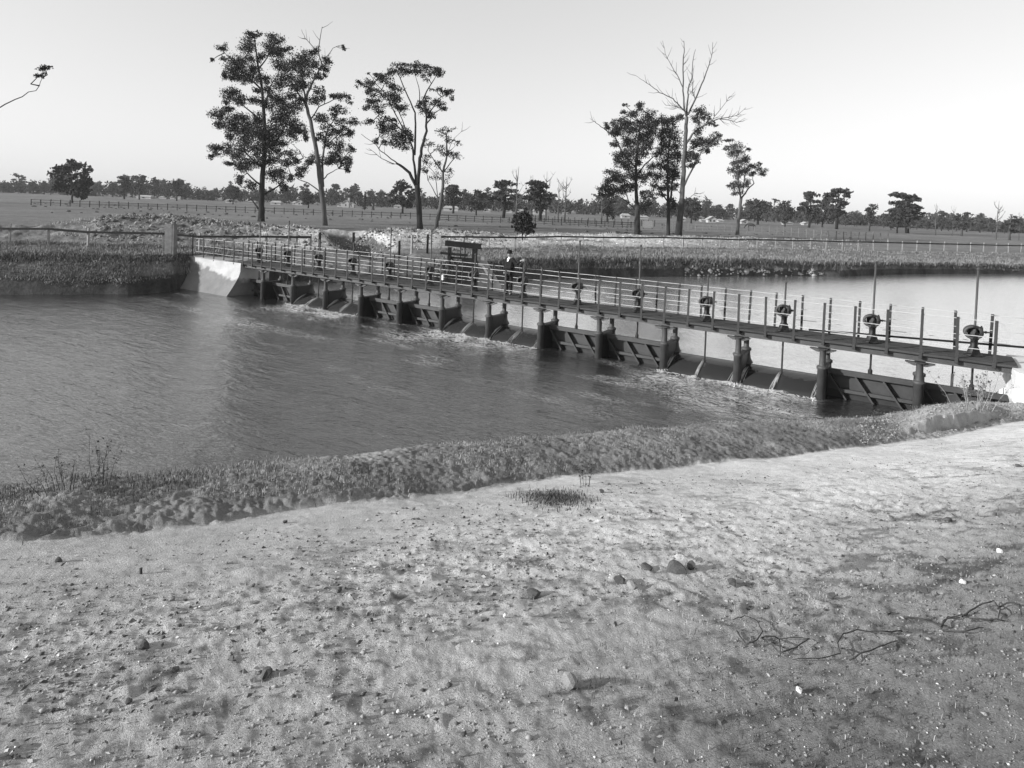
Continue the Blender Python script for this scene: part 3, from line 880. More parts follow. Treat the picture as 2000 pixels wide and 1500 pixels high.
# ------------------------------------------------------------------ timber headgate on the far bank
hd = at(905, 566, 0.5); hu, hdep = ud(hd)
h0 = on_far(905, hdep + 0.4); h0[2] = 0.45
hg = thing('timber_headgate', 'dark timber headgate frame with heavy top beam on the far bank behind the bridge', 'headgate', tuple(h0), rotz=PSI - 0.12)
s_ = hdep / F
m = MB(); m.bar((-35 * s_, 0, 91 * s_), (36 * s_, 0, 87 * s_), 0.34, 0.30); m.build('top_beam', 'timber', hg)
m = MB(); m.box((20 * s_, -0.14, -0.6), (29 * s_, 0.14, 82 * s_)); m.build('upright', 'timber', hg)
m = MB(); m.box((-29 * s_, -0.13, 40 * s_), (-23.5 * s_, 0.13, 83 * s_)); m.build('upright', 'timber', hg)
m = MB(); m.bar((-44 * s_, -0.05, 71 * s_), (10 * s_, -0.05, 68.5 * s_), 0.16, 0.13); m.build('cross_beam', 'timber', hg)
m = MB(); m.bar((-26 * s_, 0.05, 63 * s_), (21 * s_, 0.05, 61 * s_), 0.14, 0.11); m.build('cross_beam', 'timber', hg)
m = MB(); m.box((-1 * s_, -0.09, 12 * s_), (19.9 * s_, 0.5, 62 * s_)); m.build('gate_leaf', 'timber', hg)
for xx in (-4, 5):
    m = MB(); m.tube([(xx * s_, 0, 64 * s_), (xx * s_, 0, 86 * s_)], 0.028, 6); m.build('rod', 'timber', hg)
m = MB(); m.prism([(-24 * s_, 62 * s_), (-21 * s_, 62 * s_), (20 * s_, 22 * s_), (20 * s_, 14 * s_)], -0.06, 0.06); m.build('strut', 'timber', hg)
ww0 = h0 + RV * 31 * s_ + FW * 0.4
wg = thing('wing_wall', 'small sloping concrete wing wall right of the timber headgate', 'wall', tuple(ww0), rotz=PSI)
m = MB(); m.prism([(0, -0.5), (0, 66 * s_), (11 * s_, 65 * s_), (36 * s_, 26 * s_), (48 * s_, 6 * s_), (48 * s_, -0.5)], 0.0, 0.25); m.build('wall_face', 'concrete', wg)
m = MB(); m.bar((0, -0.06, 50 * s_), (9 * s_, -0.06, 48 * s_), 0.16, 0.12); m.bar((9 * s_, -0.06, 48 * s_), (31 * s_, -0.06, 14 * s_), 0.16, 0.12); m.build('ledge', 'whitewash', wg)
# painted gauge post left of it
g0 = on_far(868, hdep + 1.2)
gg = thing('gauge_post', 'short post striped black and white left of the timber headgate', 'gauge post', tuple(g0))
for j in range(4):
    m = MB(); m.box((-0.05, -0.05, 0.2 + j * 0.3), (0.05, 0.05, 0.2 + (j + 1) * 0.3)); m.build('band', 'whitewash' if j % 2 else 'timber', gg)

# ------------------------------------------------------------------ fences
def post_fence(label, pts, post_h, rails, post_mat, rail_mat, pw=0.09, top_over=0.0, name='rail_fence', group=None, cat='fence', sink=0.3, jit=0.02):
    """pts: list of (x pixel column, distance) of the posts"""
    G = [on_far(x, d) for x, d in pts]
    f = thing(name, label, cat, tuple(G[0]), group)
    o0 = G[0]
    m = MB(); m.box((-pw / 2, -pw / 2, -sink), (pw / 2, pw / 2, post_h)); me = m.mesh('post', post_mat)
    for g in G:
        o = link('post', me, f, tuple(g - o0)); o.rotation_euler = (random.gauss(0, jit), random.gauss(0, jit), PSI + random.gauss(0, 0.2))
        o.scale = (1, 1, random.uniform(0.94, 1.06))
    for h, rw, rh in rails:
        for a, b in zip(G[:-1], G[1:]):
            m = MB(); m.bar(a - o0 + (0, 0, h) - FW * (pw / 2 + rw / 2 + 0.004) , b - o0 + (0, 0, h) - FW * (pw / 2 + rw / 2 + 0.004), rw, rh)
            m.build('rail', rail_mat, f)
    return f
lf = [(-60, 37.2), (18, 37.2), (95, 37.3), (172, 37.5), (247, 37.7), (319, 37.9), (390, 38.1), (455, 38.4), (521, 38.8), (580, 39.2), (608, 39.5)]
post_fence('low fence of one thick dark rail on white posts along the left far bank', lf, 1.18, [(0.92, 0.08, 0.13)], 'fence_white', 'fence_rail', 0.10)
rf = [(862, 46.2), (907, 46.9), (957, 47.8), (1007, 48.9), (1052, 50.0), (1097, 51.0), (1140, 52.0), (1180, 53.0), (1221, 54.0), (1260, 55), (1297, 56), (1335, 57), (1372, 58.0), (1408, 59.0),
      (1444, 60.2), (1480, 61.4), (1516, 62.6), (1550, 63.8), (1584, 65), (1615, 66.2), (1647, 67.4), (1678, 68.5), (1708, 69.6), (1736, 70.7), (1764, 71.8), (1792, 72.9), (1819, 74), (1846, 75), (1872, 76),
      (1898, 77), (1923, 78), (1948, 79), (1972, 80), (1997, 81), (2022, 82)]
post_fence('long fence of one thick dark rail on pale posts running right along the far bank', rf, 1.12, [(0.86, 0.08, 0.12)], 'fence_white', 'fence_rail', 0.09)
# the stout gate post and a few short dark posts near the cutting
gpz = on_far(334, 35.6)
m = MB(); m.box((-0.24, -0.2, -0.3), (0.16, 0.2, 1.78)); m.box((0.1601, -0.19, -0.3), (0.26, 0.19, 1.75))
o = m.build('gate_post', 'fence_grey', loc=tuple(gpz)); o.rotation_euler = (0, 0, PSI); tag(o, 'stout square timber post on the far bank left of the footbridge', 'post')
sp_l = ['short dark post left of the cutting behind the bridge', 'short dark post at the mouth of the cutting', 'pale thin post right of the cutting', 'short dark post between the cutting and the striped gauge post', 'short dark post right of the long footbridge rod, in the cutting']
for (x, d, hh, mm), lb in zip([(625, 40, 1.2, 'timber'), (691, 41, 1.3, 'timber'), (805, 43, 1.25, 'fence_white'), (836, 43.5, 1.3, 'timber'), (781, 43.2, 1.15, 'timber')], sp_l):
    g = on_far(x, d); m = MB(); m.box((-0.055, -0.055, -0.6), (0.055, 0.055, hh)); tag(m.build('stake', mm, loc=tuple(g)), lb, 'post', 'short posts round the cutting')
# paddock fences
pf = [(x, 120 + 0.004 * (x - 600)) for x in range(60, 870, 19)]
post_fence('long two-rail paddock fence across the field left of the forked tree', pf, 1.2, [(1.02, 0.05, 0.08), (0.55, 0.05, 0.08)], 'fence_rail', 'fence_rail', 0.11, name='paddock_fence')
pf2 = [(x, 116 - 0.006 * (x - 860)) for x in range(858, 1262, 17)]
post_fence('two-rail paddock fence across the field behind the round bush', pf2, 1.2, [(1.02, 0.05, 0.08), (0.6, 0.05, 0.08), (0.25, 0.05, 0.07)], 'fence_rail', 'fence_rail', 0.11, name='paddock_fence')
wf = [(1300 + i * 14.5, 118 - i * 0.85) for i in range(31)]
post_fence('thin wire fence on slender pale stakes across the field right of the dead gum', wf, 1.35, [(1.1, 0.02, 0.02), (0.6, 0.02, 0.02)], 'fence_grey', 'fence_grey', 0.11, name='wire_fence', jit=0.05)
wf2 = [(1005 + i * 13, 138 - i * 0.3) for i in range(22)]
post_fence('faint wire fence behind the paddock fence, right of the round bush', wf2, 1.3, [(1.05, 0.03, 0.03)], 'fence_rail', 'fence_rail', 0.12, name='wire_fence', jit=0.04)
nb_ = on_far(1265, 113); m = MB(); m.box((-0.85, -0.03, 0.2), (0.85, 0.03, 1.4)); 
sb = thing('notice_board', 'small white board on the paddock fence left of the dead gum', 'board', tuple(nb_), rotz=PSI)
m.build('panel', 'fence_white', sb)
for xx in (-0.8, 0.8):
    m = MB(); m.box((xx - 0.06, 0.031, -0.2), (xx + 0.06, 0.13, 1.5)); m.build('leg', 'fence_rail', sb)

# ------------------------------------------------------------------ trees traced one by one
def leaf_quads(C0, R3, n, size, rg, axes):
    """n small hanging leaf sprays inside an ellipsoid (C0; radii along right, depth, up)"""
    nsub = max(6, int(n / 38))
    sc = rg.normal(size=(nsub, 3)); sc /= np.linalg.norm(sc, axis=1)[:, None] + 1e-9
    sc *= rg.random((nsub, 1)) ** 0.45 * 0.9
    idx = rg.integers(0, nsub, n)
    p = sc[idx] + rg.normal(size=(n, 3)) * np.array([0.25, 0.25, 0.19])
    ctr = C0 + (p * R3) @ axes
    d = rg.normal(size=(n, 3)); d[:, 2] = -np.abs(d[:, 2]) - 0.5; d /= np.linalg.norm(d, axis=1)[:, None]
    q = rg.normal(size=(n, 3)); sdv = np.cross(d, q); sdv /= np.linalg.norm(sdv, axis=1)[:, None] + 1e-9
    sl = size * rg.uniform(0.6, 1.5, (n, 1)); swd = size * rg.uniform(0.22, 0.5, (n, 1))
    a = ctr - d * sl * 0.5; b = ctr + d * sl * 0.5; c1 = ctr + sdv * swd; c2 = ctr - sdv * swd
    V = np.stack([a, c1, b, c2], 1).reshape(-1, 3)
    return V
AX = np.stack([RV, FW, UP])
def traced_tree(label, x0, y0, s, dep, base, limbs, blobs, bark='bark_dark', leafm='leaf', dens=1.0, lsize=0.165, seed=1, name='gum_tree', bare=(), twigs=0, burnt=None, group=None, flat=0.75, cat='tree'):
    rg = np.random.default_rng(seed); rn = random.Random(seed)
    bx, by = x0 + base[0] / s, y0 + base[1] / s
    P0 = atd(bx, by, dep); u_, d_ = ud(P0); P0[2] = far_z(u_, dep) - 0.25
    off = lambda px, py, dd: atd(x0 + px / s, y0 + py / s, dep + dd) - P0
    t = thing(name, label, cat, tuple(P0), group)
    mpp = dep / F / s                  # metres per traced unit
    tr = MB(); tw = MB()
    nodes = []                          # limb points with depth offsets
    def depth_at(p):
        if not nodes: return 0.0
        q = min(nodes, key=lambda n_: (n_[0] - p[0]) ** 2 + (n_[1] - p[1]) ** 2)
        return q[2]
    for li, (pts, w0, w1) in enumerate(limbs + [(b_, wa, wb) for b_, wa, wb in bare]):
        d0 = depth_at(pts[0]) if li else 0.0
        drift = 0 if li == 0 else rn.uniform(-1, 1) * 0.55
        acc = 0; out = []
        fine = []
        for a, b in zip(pts[:-1], pts[1:]):
            for q in range(3): fine.append((a[0] + (b[0] - a[0]) * q / 3 + rn.gauss(0, 1.5), a[1] + (b[1] - a[1]) * q / 3 + rn.gauss(0, 1.5)))
        fine.append(pts[-1])
        fine[0] = pts[0]
        L_ = len(fine)
        rad = []
        for j, p in enumerate(fine):
            if j: acc += math.hypot(p[0] - fine[j - 1][0], p[1] - fine[j - 1][1]) * mpp
            dd = d0 + drift * acc
            nodes.append((p[0], p[1], dd))
            out.append(off(p[0], p[1], dd)); rad.append(max(0.02, (w0 + (w1 - w0) * j / (L_ - 1)) * mpp / 2))
        if li == 0:
            out[0] = np.array([out[0][0], out[0][1], -0.4]); rad[0] *= 1.35
        tr.tube(out, rad, 9 if li == 0 else 6)
    for (b_, wa, wb) in bare:           # fine twigs along dead limbs
        for _ in range(twigs):
            j = rn.randrange(len(b_) - 1); f_ = rn.random()
            p = (b_[j][0] + (b_[j + 1][0] - b_[j][0]) * f_, b_[j][1] + (b_[j + 1][1] - b_[j][1]) * f_)
            dx, dy = b_[j + 1][0] - b_[j][0], b_[j + 1][1] - b_[j][1]; l_ = math.hypot(dx, dy) + 1e-6
            ang = math.atan2(dy, dx) + rn.choice((-1, 1)) * rn.uniform(0.35, 0.95); ln = rn.uniform(30, 85)
            q1 = (p[0] + math.cos(ang) * ln * 0.5, p[1] + math.sin(ang) * ln * 0.5); q2 = (q1[0] + math.cos(ang * 0.9 - 0.15) * ln * 0.5, q1[1] + math.sin(ang * 0.9 - 0.15) * ln * 0.5 - 6)
            dd = depth_at(p); e = rn.uniform(-1, 1)
            tw.tube([off(*p, dd), off(*q1, dd + e * 0.4), off(*q2, dd + e)], [0.035, 0.022, 0.012], 4)
    leaves = []
    for (cx_, cy_, rx_, ry_) in blobs:
        dn = depth_at((cx_, cy_))
        R_ = np.array([rx_, (rx_ + ry_) * 0.5 * 1.0, ry_]) * mpp * 1.14
        dd = dn * 0.5 + rn.uniform(-1, 1) * 1.5 * R_[1]
        C0 = off(cx_, cy_, dd)
        n = int(dens * 17 * (R_[0] * R_[2]) / (lsize * 0.42) ** 2 * 0.235)
        leaves.append(leaf_quads(C0, R_, max(8, n), lsize, rg, AX))
        for _ in range(3):
            e_ = rg.normal(size=3); e_ = e_ / np.linalg.norm(e_) * R_ * 0.85
            tr.tube([C0, C0 + (e_ @ AX) * 0.5 + (0, 0, 0.08), C0 + e_ @ AX], [0.03, 0.02, 0.008], 3)
        # the twig that carries the clump
        if nodes:
            q = min(nodes, key=lambda n_: (n_[0] - cx_) ** 2 + (n_[1] - cy_ - 18) ** 2)
            mid_ = ((q[0] + cx_) / 2 + rn.gauss(0, 6), (q[1] + cy_) / 2 + rn.gauss(0, 6))
            tr.tube([off(q[0], q[1], q[2]), off(mid_[0], mid_[1], (q[2] + dd) / 2), C0], [0.07, 0.05, 0.03], 4)
    tr.build('trunk', bark, t, True)
    if burnt:
        bm_ = MB(); hgt = burnt
        l0 = limbs[0]; pts = []; 
        o0 = off(*l0[0][0], 0); o1 = off(*l0[0][1], 0)
        dv = (o1 - o0) / np.linalg.norm(o1 - o0)
        r0 = l0[1] * mpp / 2
        bm_.tube([np.array([o0[0], o0[1], -0.4]), o0 + dv * hgt * 0.5, o0 + dv * hgt], [r0 * 1.45, r0 * 1.1, r0 * 1.04], 10); bm_.build('burnt_bark', 'bark_burnt', t, True)
    if tw.n: tag(tw.build('dead_twigs', bark, t), kind='stuff')
    if leaves:
        V = np.concatenate(leaves); qd_ = np.arange(len(V)).reshape(-1, 4)
        c = big_mesh('crown', V, qd_, leafm, kind=None, smooth=False); c.parent = t
    return t

A0 = (380, 30, 1841 / 540.0); B0 = (1120, 60, 1786 / 500.0)
tA_blobs = [(190,215,35,30),(120,295,18,20),(195,290,25,20),(375,130,45,25),(350,200,50,55),(420,120,25,20),(530,160,55,35),(500,220,55,45),(260,330,55,60),(340,310,50,45),(440,280,35,35),(550,250,55,50),(200,395,20,40),(310,400,55,50),(400,380,50,50),(350,440,40,30),(250,400,40,35),(460,420,50,40),(570,330,50,40),(410,500,30,25),(500,500,40,35),
 (245,520,55,40),(300,560,55,40),(215,560,30,30),(400,570,50,30),(540,560,55,45),(480,600,40,40),(590,590,40,40),(620,640,55,45),(560,670,60,50),(170,660,60,45),(230,620,40,25),(160,730,40,35),(300,690,60,50),(250,740,50,50),(230,800,30,35),(340,760,70,60),(430,700,50,55),(440,800,80,70),(540,760,70,60),(640,720,55,50),(660,790,50,45),(710,760,40,40),(740,800,25,35),(330,840,60,60),(430,900,70,60),(520,860,60,55),(590,850,30,30),
 (150,890,45,40),(120,940,25,20),(220,890,40,40),(290,930,45,50),(340,990,50,50),(230,990,40,20),(420,980,45,40),(500,960,45,50),(550,920,30,35),(300,1010,40,30),(520,1060,45,50),(570,1050,40,40),(300,1090,25,50),(370,1130,40,35),(590,1130,25,50)]
traced_tree('tall dense dark gum, leftmost of the pair left of centre, its trunk upright', *A0, 82, (442, 1375),
 [([(442,1375),(448,1150),(465,900),(465,700),(450,500),(420,300),(400,150)], 40, 6), ([(440,1130),(400,1100),(330,1020)], 16, 6), ([(425,1290),(385,1235),(360,1212)], 12, 6), ([(465,1190),(550,1140),(605,1105)], 14, 5), ([(450,1010),(390,960),(320,900),(200,880)], 14, 4),
  ([(465,900),(560,820),(625,700)], 15, 5), ([(455,720),(350,620),(260,560)], 13, 4), ([(460,640),(500,480),(560,380)], 14, 4), ([(450,500),(380,430),(300,350),(200,250)], 13, 3), ([(430,350),(480,290),(540,180)], 11, 3), ([(465,850),(380,760),(250,700),(150,680)], 13, 4), ([(465,780),(600,720),(720,770)],12,4)],
 tA_blobs, seed=11, dens=1.15)
tB_blobs = [(620,230,30,30),(690,300,50,45),(740,280,50,60),(800,240,35,30),(640,340,55,50),(720,380,60,55),(800,330,35,35),(880,310,30,40),(860,360,35,30),(820,410,40,30),(600,420,55,50),(670,460,60,50),(730,470,50,45),(570,470,40,35),(640,530,40,30),(700,560,40,30),(680,600,40,40),(990,215,18,20),(870,400,20,20),
 (850,520,30,40),(800,560,45,40),(820,500,25,30),(920,540,30,20),(990,540,50,28),(1030,570,20,25),(960,630,55,30),(850,690,55,40),(930,670,30,30),(980,720,40,35),(1060,710,42,30),(890,770,50,40),(960,780,45,40),(1030,780,40,35),(830,820,30,35),(880,850,45,35),(950,880,50,45),(1040,890,25,35),(930,950,50,45),(980,970,45,40),(1030,960,28,45),(1020,1030,25,35),(880,970,35,40),(800,950,40,45),(760,970,30,30),
 (640,930,45,40),(610,980,35,40),(680,980,30,35),(715,1040,35,45),(690,1060,25,30),(640,1080,30,30)]
traced_tree('tall leaning gum with a bare forked top, right of the dense dark gum', *A0, 77, (867, 1400),
 [([(867,1400),(850,1200),(825,1000),(800,850),(770,700),(735,580),(755,510),(790,440),(850,330)], 38, 9), ([(855,1140),(850,1000),(862,880),(885,760),(940,680)], 20, 5), ([(830,1170),(760,1115),(690,1090),(640,1060)], 9, 4), ([(860,1090),(900,1050),(960,1020)], 9, 4), ([(735,580),(690,520),(640,420)], 16, 5), ([(740,560),(720,450),(700,330)], 14, 5),
  ([(775,690),(830,610),(930,560),(1000,540)], 9, 4), ([(885,860),(960,790),(1050,730)], 9, 4), ([(725,950),(700,900),(640,850)], 6, 3), ([(800,960),(730,940),(720,920)], 6, 3)],
 tB_blobs, bark='bark_pale', seed=12, bare=[([(850,330),(825,245),(835,150),(850,75)], 9, 3), ([(825,245),(765,180),(735,150),(712,95)], 7, 2), ([(870,290),(920,220),(965,200),(1000,193)], 5, 2)], twigs=4)
tC_blobs = [(1090,450,30,25),(1160,385,12,10),(1160,450,40,30),(1150,490,35,25),(1240,400,35,25),(1300,370,50,30),(1370,330,50,30),(1400,380,55,30),(1470,330,50,28),(1480,380,60,25),(1550,360,40,30),(1610,360,50,30),(1640,400,25,30),(1540,410,30,25),(1270,440,55,35),(1330,480,50,40),(1200,520,55,30),(1280,540,60,40),(1180,570,50,30),(1160,610,35,25),(1220,610,50,40),(1330,580,45,50),(1390,620,40,40),(1610,495,35,20),(1690,510,45,30),(1715,545,18,22),(1620,590,45,35),(1660,625,35,20),(1540,570,35,30),(1500,600,30,30),(1540,640,40,40),(1580,670,35,25),
 (1180,710,40,25),(1250,720,50,40),(1250,770,40,40),(1310,760,50,45),(1340,830,50,50),(1400,780,50,45),(1210,830,25,25),(1270,840,35,25),(1400,850,45,45),(1440,830,25,40),(1310,690,40,25)]
traced_tree('broad-crowned gum with a dark trunk forking low, left of the thin sparse gum', *A0, 76, (1503, 1430),
 [([(1503,1430),(1492,1250),(1482,1130)], 38, 36), ([(1478,1140),(1430,1050),(1370,1000),(1340,985)], 24, 13), ([(1480,1135),(1462,1000),(1452,880),(1420,800),(1330,720),(1230,660)], 18, 5), ([(1465,930),(1470,760),(1468,650),(1420,540),(1370,420),(1340,350)], 15, 4), ([(1488,1140),(1500,950),(1512,880),(1545,770),(1545,680),(1520,560),(1560,480),(1610,400)], 24, 4), ([(1545,720),(1600,650),(1650,610)], 10, 3),
  ([(1495,620),(1500,520),(1470,400)], 8, 3), ([(1410,800),(1330,640),(1270,520),(1200,450)], 9, 3), ([(1545,690),(1620,560),(1690,510)], 8, 3), ([(1440,840),(1380,700),(1330,560)], 9, 3)],
 tC_blobs, seed=13, dens=0.85, bare=[([(1370,1000),(1310,955),(1240,900),(1200,855),(1110,790)], 9, 3), ([(1330,990),(1290,975),(1230,940),(1160,885)], 8, 2)], twigs=3)
tD_blobs = [(1640,780,40,30),(1690,760,40,25),(1560,850,40,30),(1620,880,45,30),(1690,830,40,30),(1760,850,25,25),(1740,920,45,35),(1680,920,45,40),(1560,960,40,40),(1620,1000,35,30),(1540,1040,35,30),(1700,1040,25,30),(1600,1070,40,30),(1680,1090,25,30),(1710,1160,45,30)]
traced_tree('thin sparse pale gum just right of the broad-crowned gum', *A0, 80, (1605, 1415),
 [([(1605,1415),(1635,1290),(1652,1150),(1655,1050),(1680,930),(1675,820),(1690,750)], 28, 4), ([(1640,1250),(1600,1180),(1555,1100)], 9, 4), ([(1655,1050),(1600,970),(1555,900)], 9, 3), ([(1660,1040),(1720,960),(1760,930)], 9, 3), ([(1648,1240),(1690,1180),(1715,1160)], 7, 3), ([(1620,1240),(1610,1120),(1600,1060)], 7, 3)],
 tD_blobs, bark='bark_pale', leafm='leaf_mid', seed=14, dens=0.38, bare=[([(1680,930),(1720,830),(1780,770)], 4, 2), ([(1650,1100),(1560,1010),(1510,960)], 5, 2)], twigs=5)
tE_blobs = [(360,520,20,12),(345,570,25,18),(460,540,30,40),(420,580,40,30),(530,590,40,40),(290,640,45,25),(240,670,30,30),(370,630,45,40),(330,690,55,45),(280,720,40,35),(290,790,30,30),(420,680,60,55),(500,650,55,50),(560,660,40,60),(520,730,50,50),(450,760,60,50),(380,780,50,50),(340,860,50,40),(320,920,40,40),(400,870,60,50),(470,840,50,50),(520,800,40,40),(380,940,60,40),(460,920,30,30),(280,1010,55,40),(240,1060,35,30),(330,1040,55,45),(420,1010,55,45),(480,1020,45,45),(220,1110,45,35),(290,1110,60,50),(350,1110,50,45),(410,1080,40,35),(520,1150,50,35),(480,1140,20,20),(500,1230,45,50),(200,1140,25,20)]
traced_tree('dense dark gum with a burnt trunk base, leftmost of the cluster round the dead gum', *B0, 84, (445, 1438),
 [([(445,1438),(446,1300),(437,1100),(435,950),(450,800),(470,650)], 34, 7), ([(442,1010),(500,930),(560,880),(590,870)], 11, 5), ([(435,1250),(390,1210),(365,1130)], 12, 5), ([(380,1200),(330,1160),(280,1150)], 8, 4), ([(440,960),(340,850),(290,740),(210,680)], 12, 5), ([(450,800),(520,700),(540,600)], 10, 4), ([(437,1090),(380,1050),(280,1030)], 10, 4), ([(445,1270),(480,1200),(515,1150)], 8, 4)],
 tE_blobs, seed=15, burnt=4.3, dens=1.1, bare=[([(210,680),(160,645),(115,612)], 6, 2)], twigs=3)
tF_blobs = [(610,620,40,30),(650,660,50,45),(700,620,50,30),(740,610,25,30),(690,720,60,50),(620,720,40,50),(640,800,55,50),(710,800,50,50),(600,850,40,40),(680,880,60,50),(740,880,25,50),(560,950,45,40),(630,950,50,45),(700,960,50,45),(540,1010,30,30),(590,1020,45,40),(660,1030,50,45),(720,1010,35,40),(640,1090,50,40),(560,1080,25,30),(700,1080,30,30),(610,1140,30,25),(690,1220,35,45)]
traced_tree('dark leafy gum close beside the dead gum, on its left', *B0, 87, (662, 1443),
 [([(662,1443),(664,1300),(660,1150),(655,1000),(662,850),(680,700)], 28, 5), ([(672,1200),(690,1050),(720,950),(730,850)], 16, 4), ([(655,1190),(600,1100),(572,1050)], 10, 4), ([(657,1000),(610,880),(620,720)], 10, 3), ([(680,1220),(700,1230),(705,1215)],6,3)],
 tF_blobs, seed=16)
tG_blobs = [(880,560,50,35),(920,590,40,35),(860,620,40,40),(950,640,35,30),(985,660,18,25),(870,700,40,35),(880,760,45,40),(850,800,40,40),(930,790,50,35),(980,760,45,40),(1010,740,25,30),(920,830,40,25),(850,880,40,35),(860,910,30,20),(810,930,30,30),(830,860,40,30),(800,880,30,40)]
traced_tree('tallest gum right of centre, pale trunk, dead bare top and leaves only on the right', *B0, 84, (728, 1443),
 [([(728,1443),(750,1250),(765,1050),(775,850),(785,700),(792,600)], 38, 22), ([(768,1090),(800,1020),(850,930),(890,850),(960,800),(1010,760)], 15, 4), ([(780,800),(830,720),(890,670),(960,635),(1010,615)], 17, 7), ([(840,940),(820,900),(830,840)], 8, 3), ([(880,680),(880,620),(890,570)], 8, 3)],
 tG_blobs, bark='bark_pale', seed=17, burnt=5.2, dens=0.85, twigs=9,
 bare=[([(792,605),(772,550),(765,420),(768,200),(775,130),(770,70)], 14, 3), ([(790,600),(796,480),(802,400),(825,330),(830,220),(852,130)], 13, 3), ([(800,585),(850,480),(880,410),(920,310),(945,240),(965,175),(972,80)], 13, 3), ([(775,560),(720,500),(680,465),(600,430),(550,390),(490,350),(430,310)], 9, 2), ([(760,545),(700,525),(645,520)], 6, 3), ([(765,400),(720,300),(680,240),(640,160),(622,70)], 7, 2),
       ([(1010,615),(1080,622),(1140,640),(1200,610)], 7, 2), ([(1010,615),(1080,605),(1140,590),(1205,535)], 7, 2), ([(960,635),(990,590),(1050,520),(1090,455)], 5, 2), ([(850,480),(830,420),(835,340),(825,300)], 7, 3), ([(755,1150),(730,1120),(700,1100)], 5, 2), ([(776,1200),(830,1150),(860,1130)], 6, 2)])
tH_blobs = [(1080,770,35,15),(1070,825,25,20),(1130,810,50,35),(1110,860,30,30),(1160,850,40,35),(1225,825,18,22),(1160,910,45,40),(1210,900,30,30),(1130,930,30,30),(1090,980,25,25),(1150,990,45,40),(1200,980,40,40),(1260,950,45,30),(1310,985,40,28),(1300,930,15,20),(1110,1080,30,25),(1160,1070,45,40),(1210,1060,30,30),(1140,1130,40,25),(1250,1000,30,25)]
traced_tree('small lone gum with a slender pale trunk, right of the tall dead-topped gum', *B0, 98, (1142, 1425),
 [([(1142,1425),(1155,1300),(1170,1165)], 24, 20), ([(1170,1170),(1215,1110),(1260,1065)], 12, 7), ([(1168,1170),(1150,1050),(1140,950),(1130,840)], 12, 3), ([(1178,1140),(1200,1000),(1240,950),(1300,960)], 9, 3), ([(1150,1040),(1170,920),(1200,840)], 7, 3)],
 tH_blobs, bark='bark_pale', leafm='leaf_mid', seed=18, dens=0.85)
# the spreading tree far left, the one cut by the picture's left edge, the bush on the mound
O1 = (60, 290, 2000 / 340.0)
traced_tree('broad spreading dark tree standing alone in the field far left', *O1, 150, (478, 620),
 [([(478,620),(478,540),(470,430),(450,300),(460,200)], 22, 8), ([(475,480),(560,360),(640,260)], 12, 5), ([(472,450),(380,350),(280,280)], 12, 5)],
 [(480,190,90,55),(400,210,80,55),(320,250,70,50),(560,210,70,60),(640,240,50,60),(250,300,45,40),(330,340,80,60),(440,300,90,70),(550,320,90,70),(640,370,60,60),(360,420,80,60),(460,410,90,70),(570,430,90,70),(650,430,40,60),(310,470,50,50),(400,490,70,45),(520,500,80,50),(620,510,50,45),(700,250,22,22),(610,550,40,25)], leafm='leaf', seed=19, lsize=0.6, dens=1.2, name='spreading_tree')
traced_tree('gum tree beyond the picture\'s left edge, only a leafy branch tip reaching in', 0, 0, 1.0, 60, (-90, 442),
 [([(-90,442),(-84,350),(-70,260),(-66,190)], 10, 5), ([(-76,290),(-30,225),(30,195),(70,176),(84,150)], 3, 0.8), ([(-66,190),(-80,120),(-90,60)], 4, 1.5)],
 [(88,132,12,8),(78,146,8,8),(-80,90,35,28),(-110,60,30,25),(-120,130,35,28),(-75,150,24,18),(-110,190,35,22)], seed=20)
O2 = (740, 310, 2000 / 380.0)
traced_tree('small round leafy bush on two stems on the far-bank mound', *O2, 56, (1490, 830),
 [([(1480,830),(1470,760),(1450,680)], 12, 5), ([(1500,830),(1515,740),(1530,640)], 10, 4), ([(1480,790),(1490,680),(1480,580)], 8, 4)],
 [(1450,590,60,50),(1510,600,60,50),(1410,640,40,40),(1480,570,40,30),(1560,640,40,40),(1420,700,45,40),(1490,680,70,60),(1560,710,45,40),(1460,740,60,40),(1530,750,50,35),(1400,610,25,30),(1590,690,22,22),(1590,750,22,18),(1500,530,30,25)], leafm='leaf', seed=21, lsize=0.26, dens=1.2, name='bush', cat='bush')

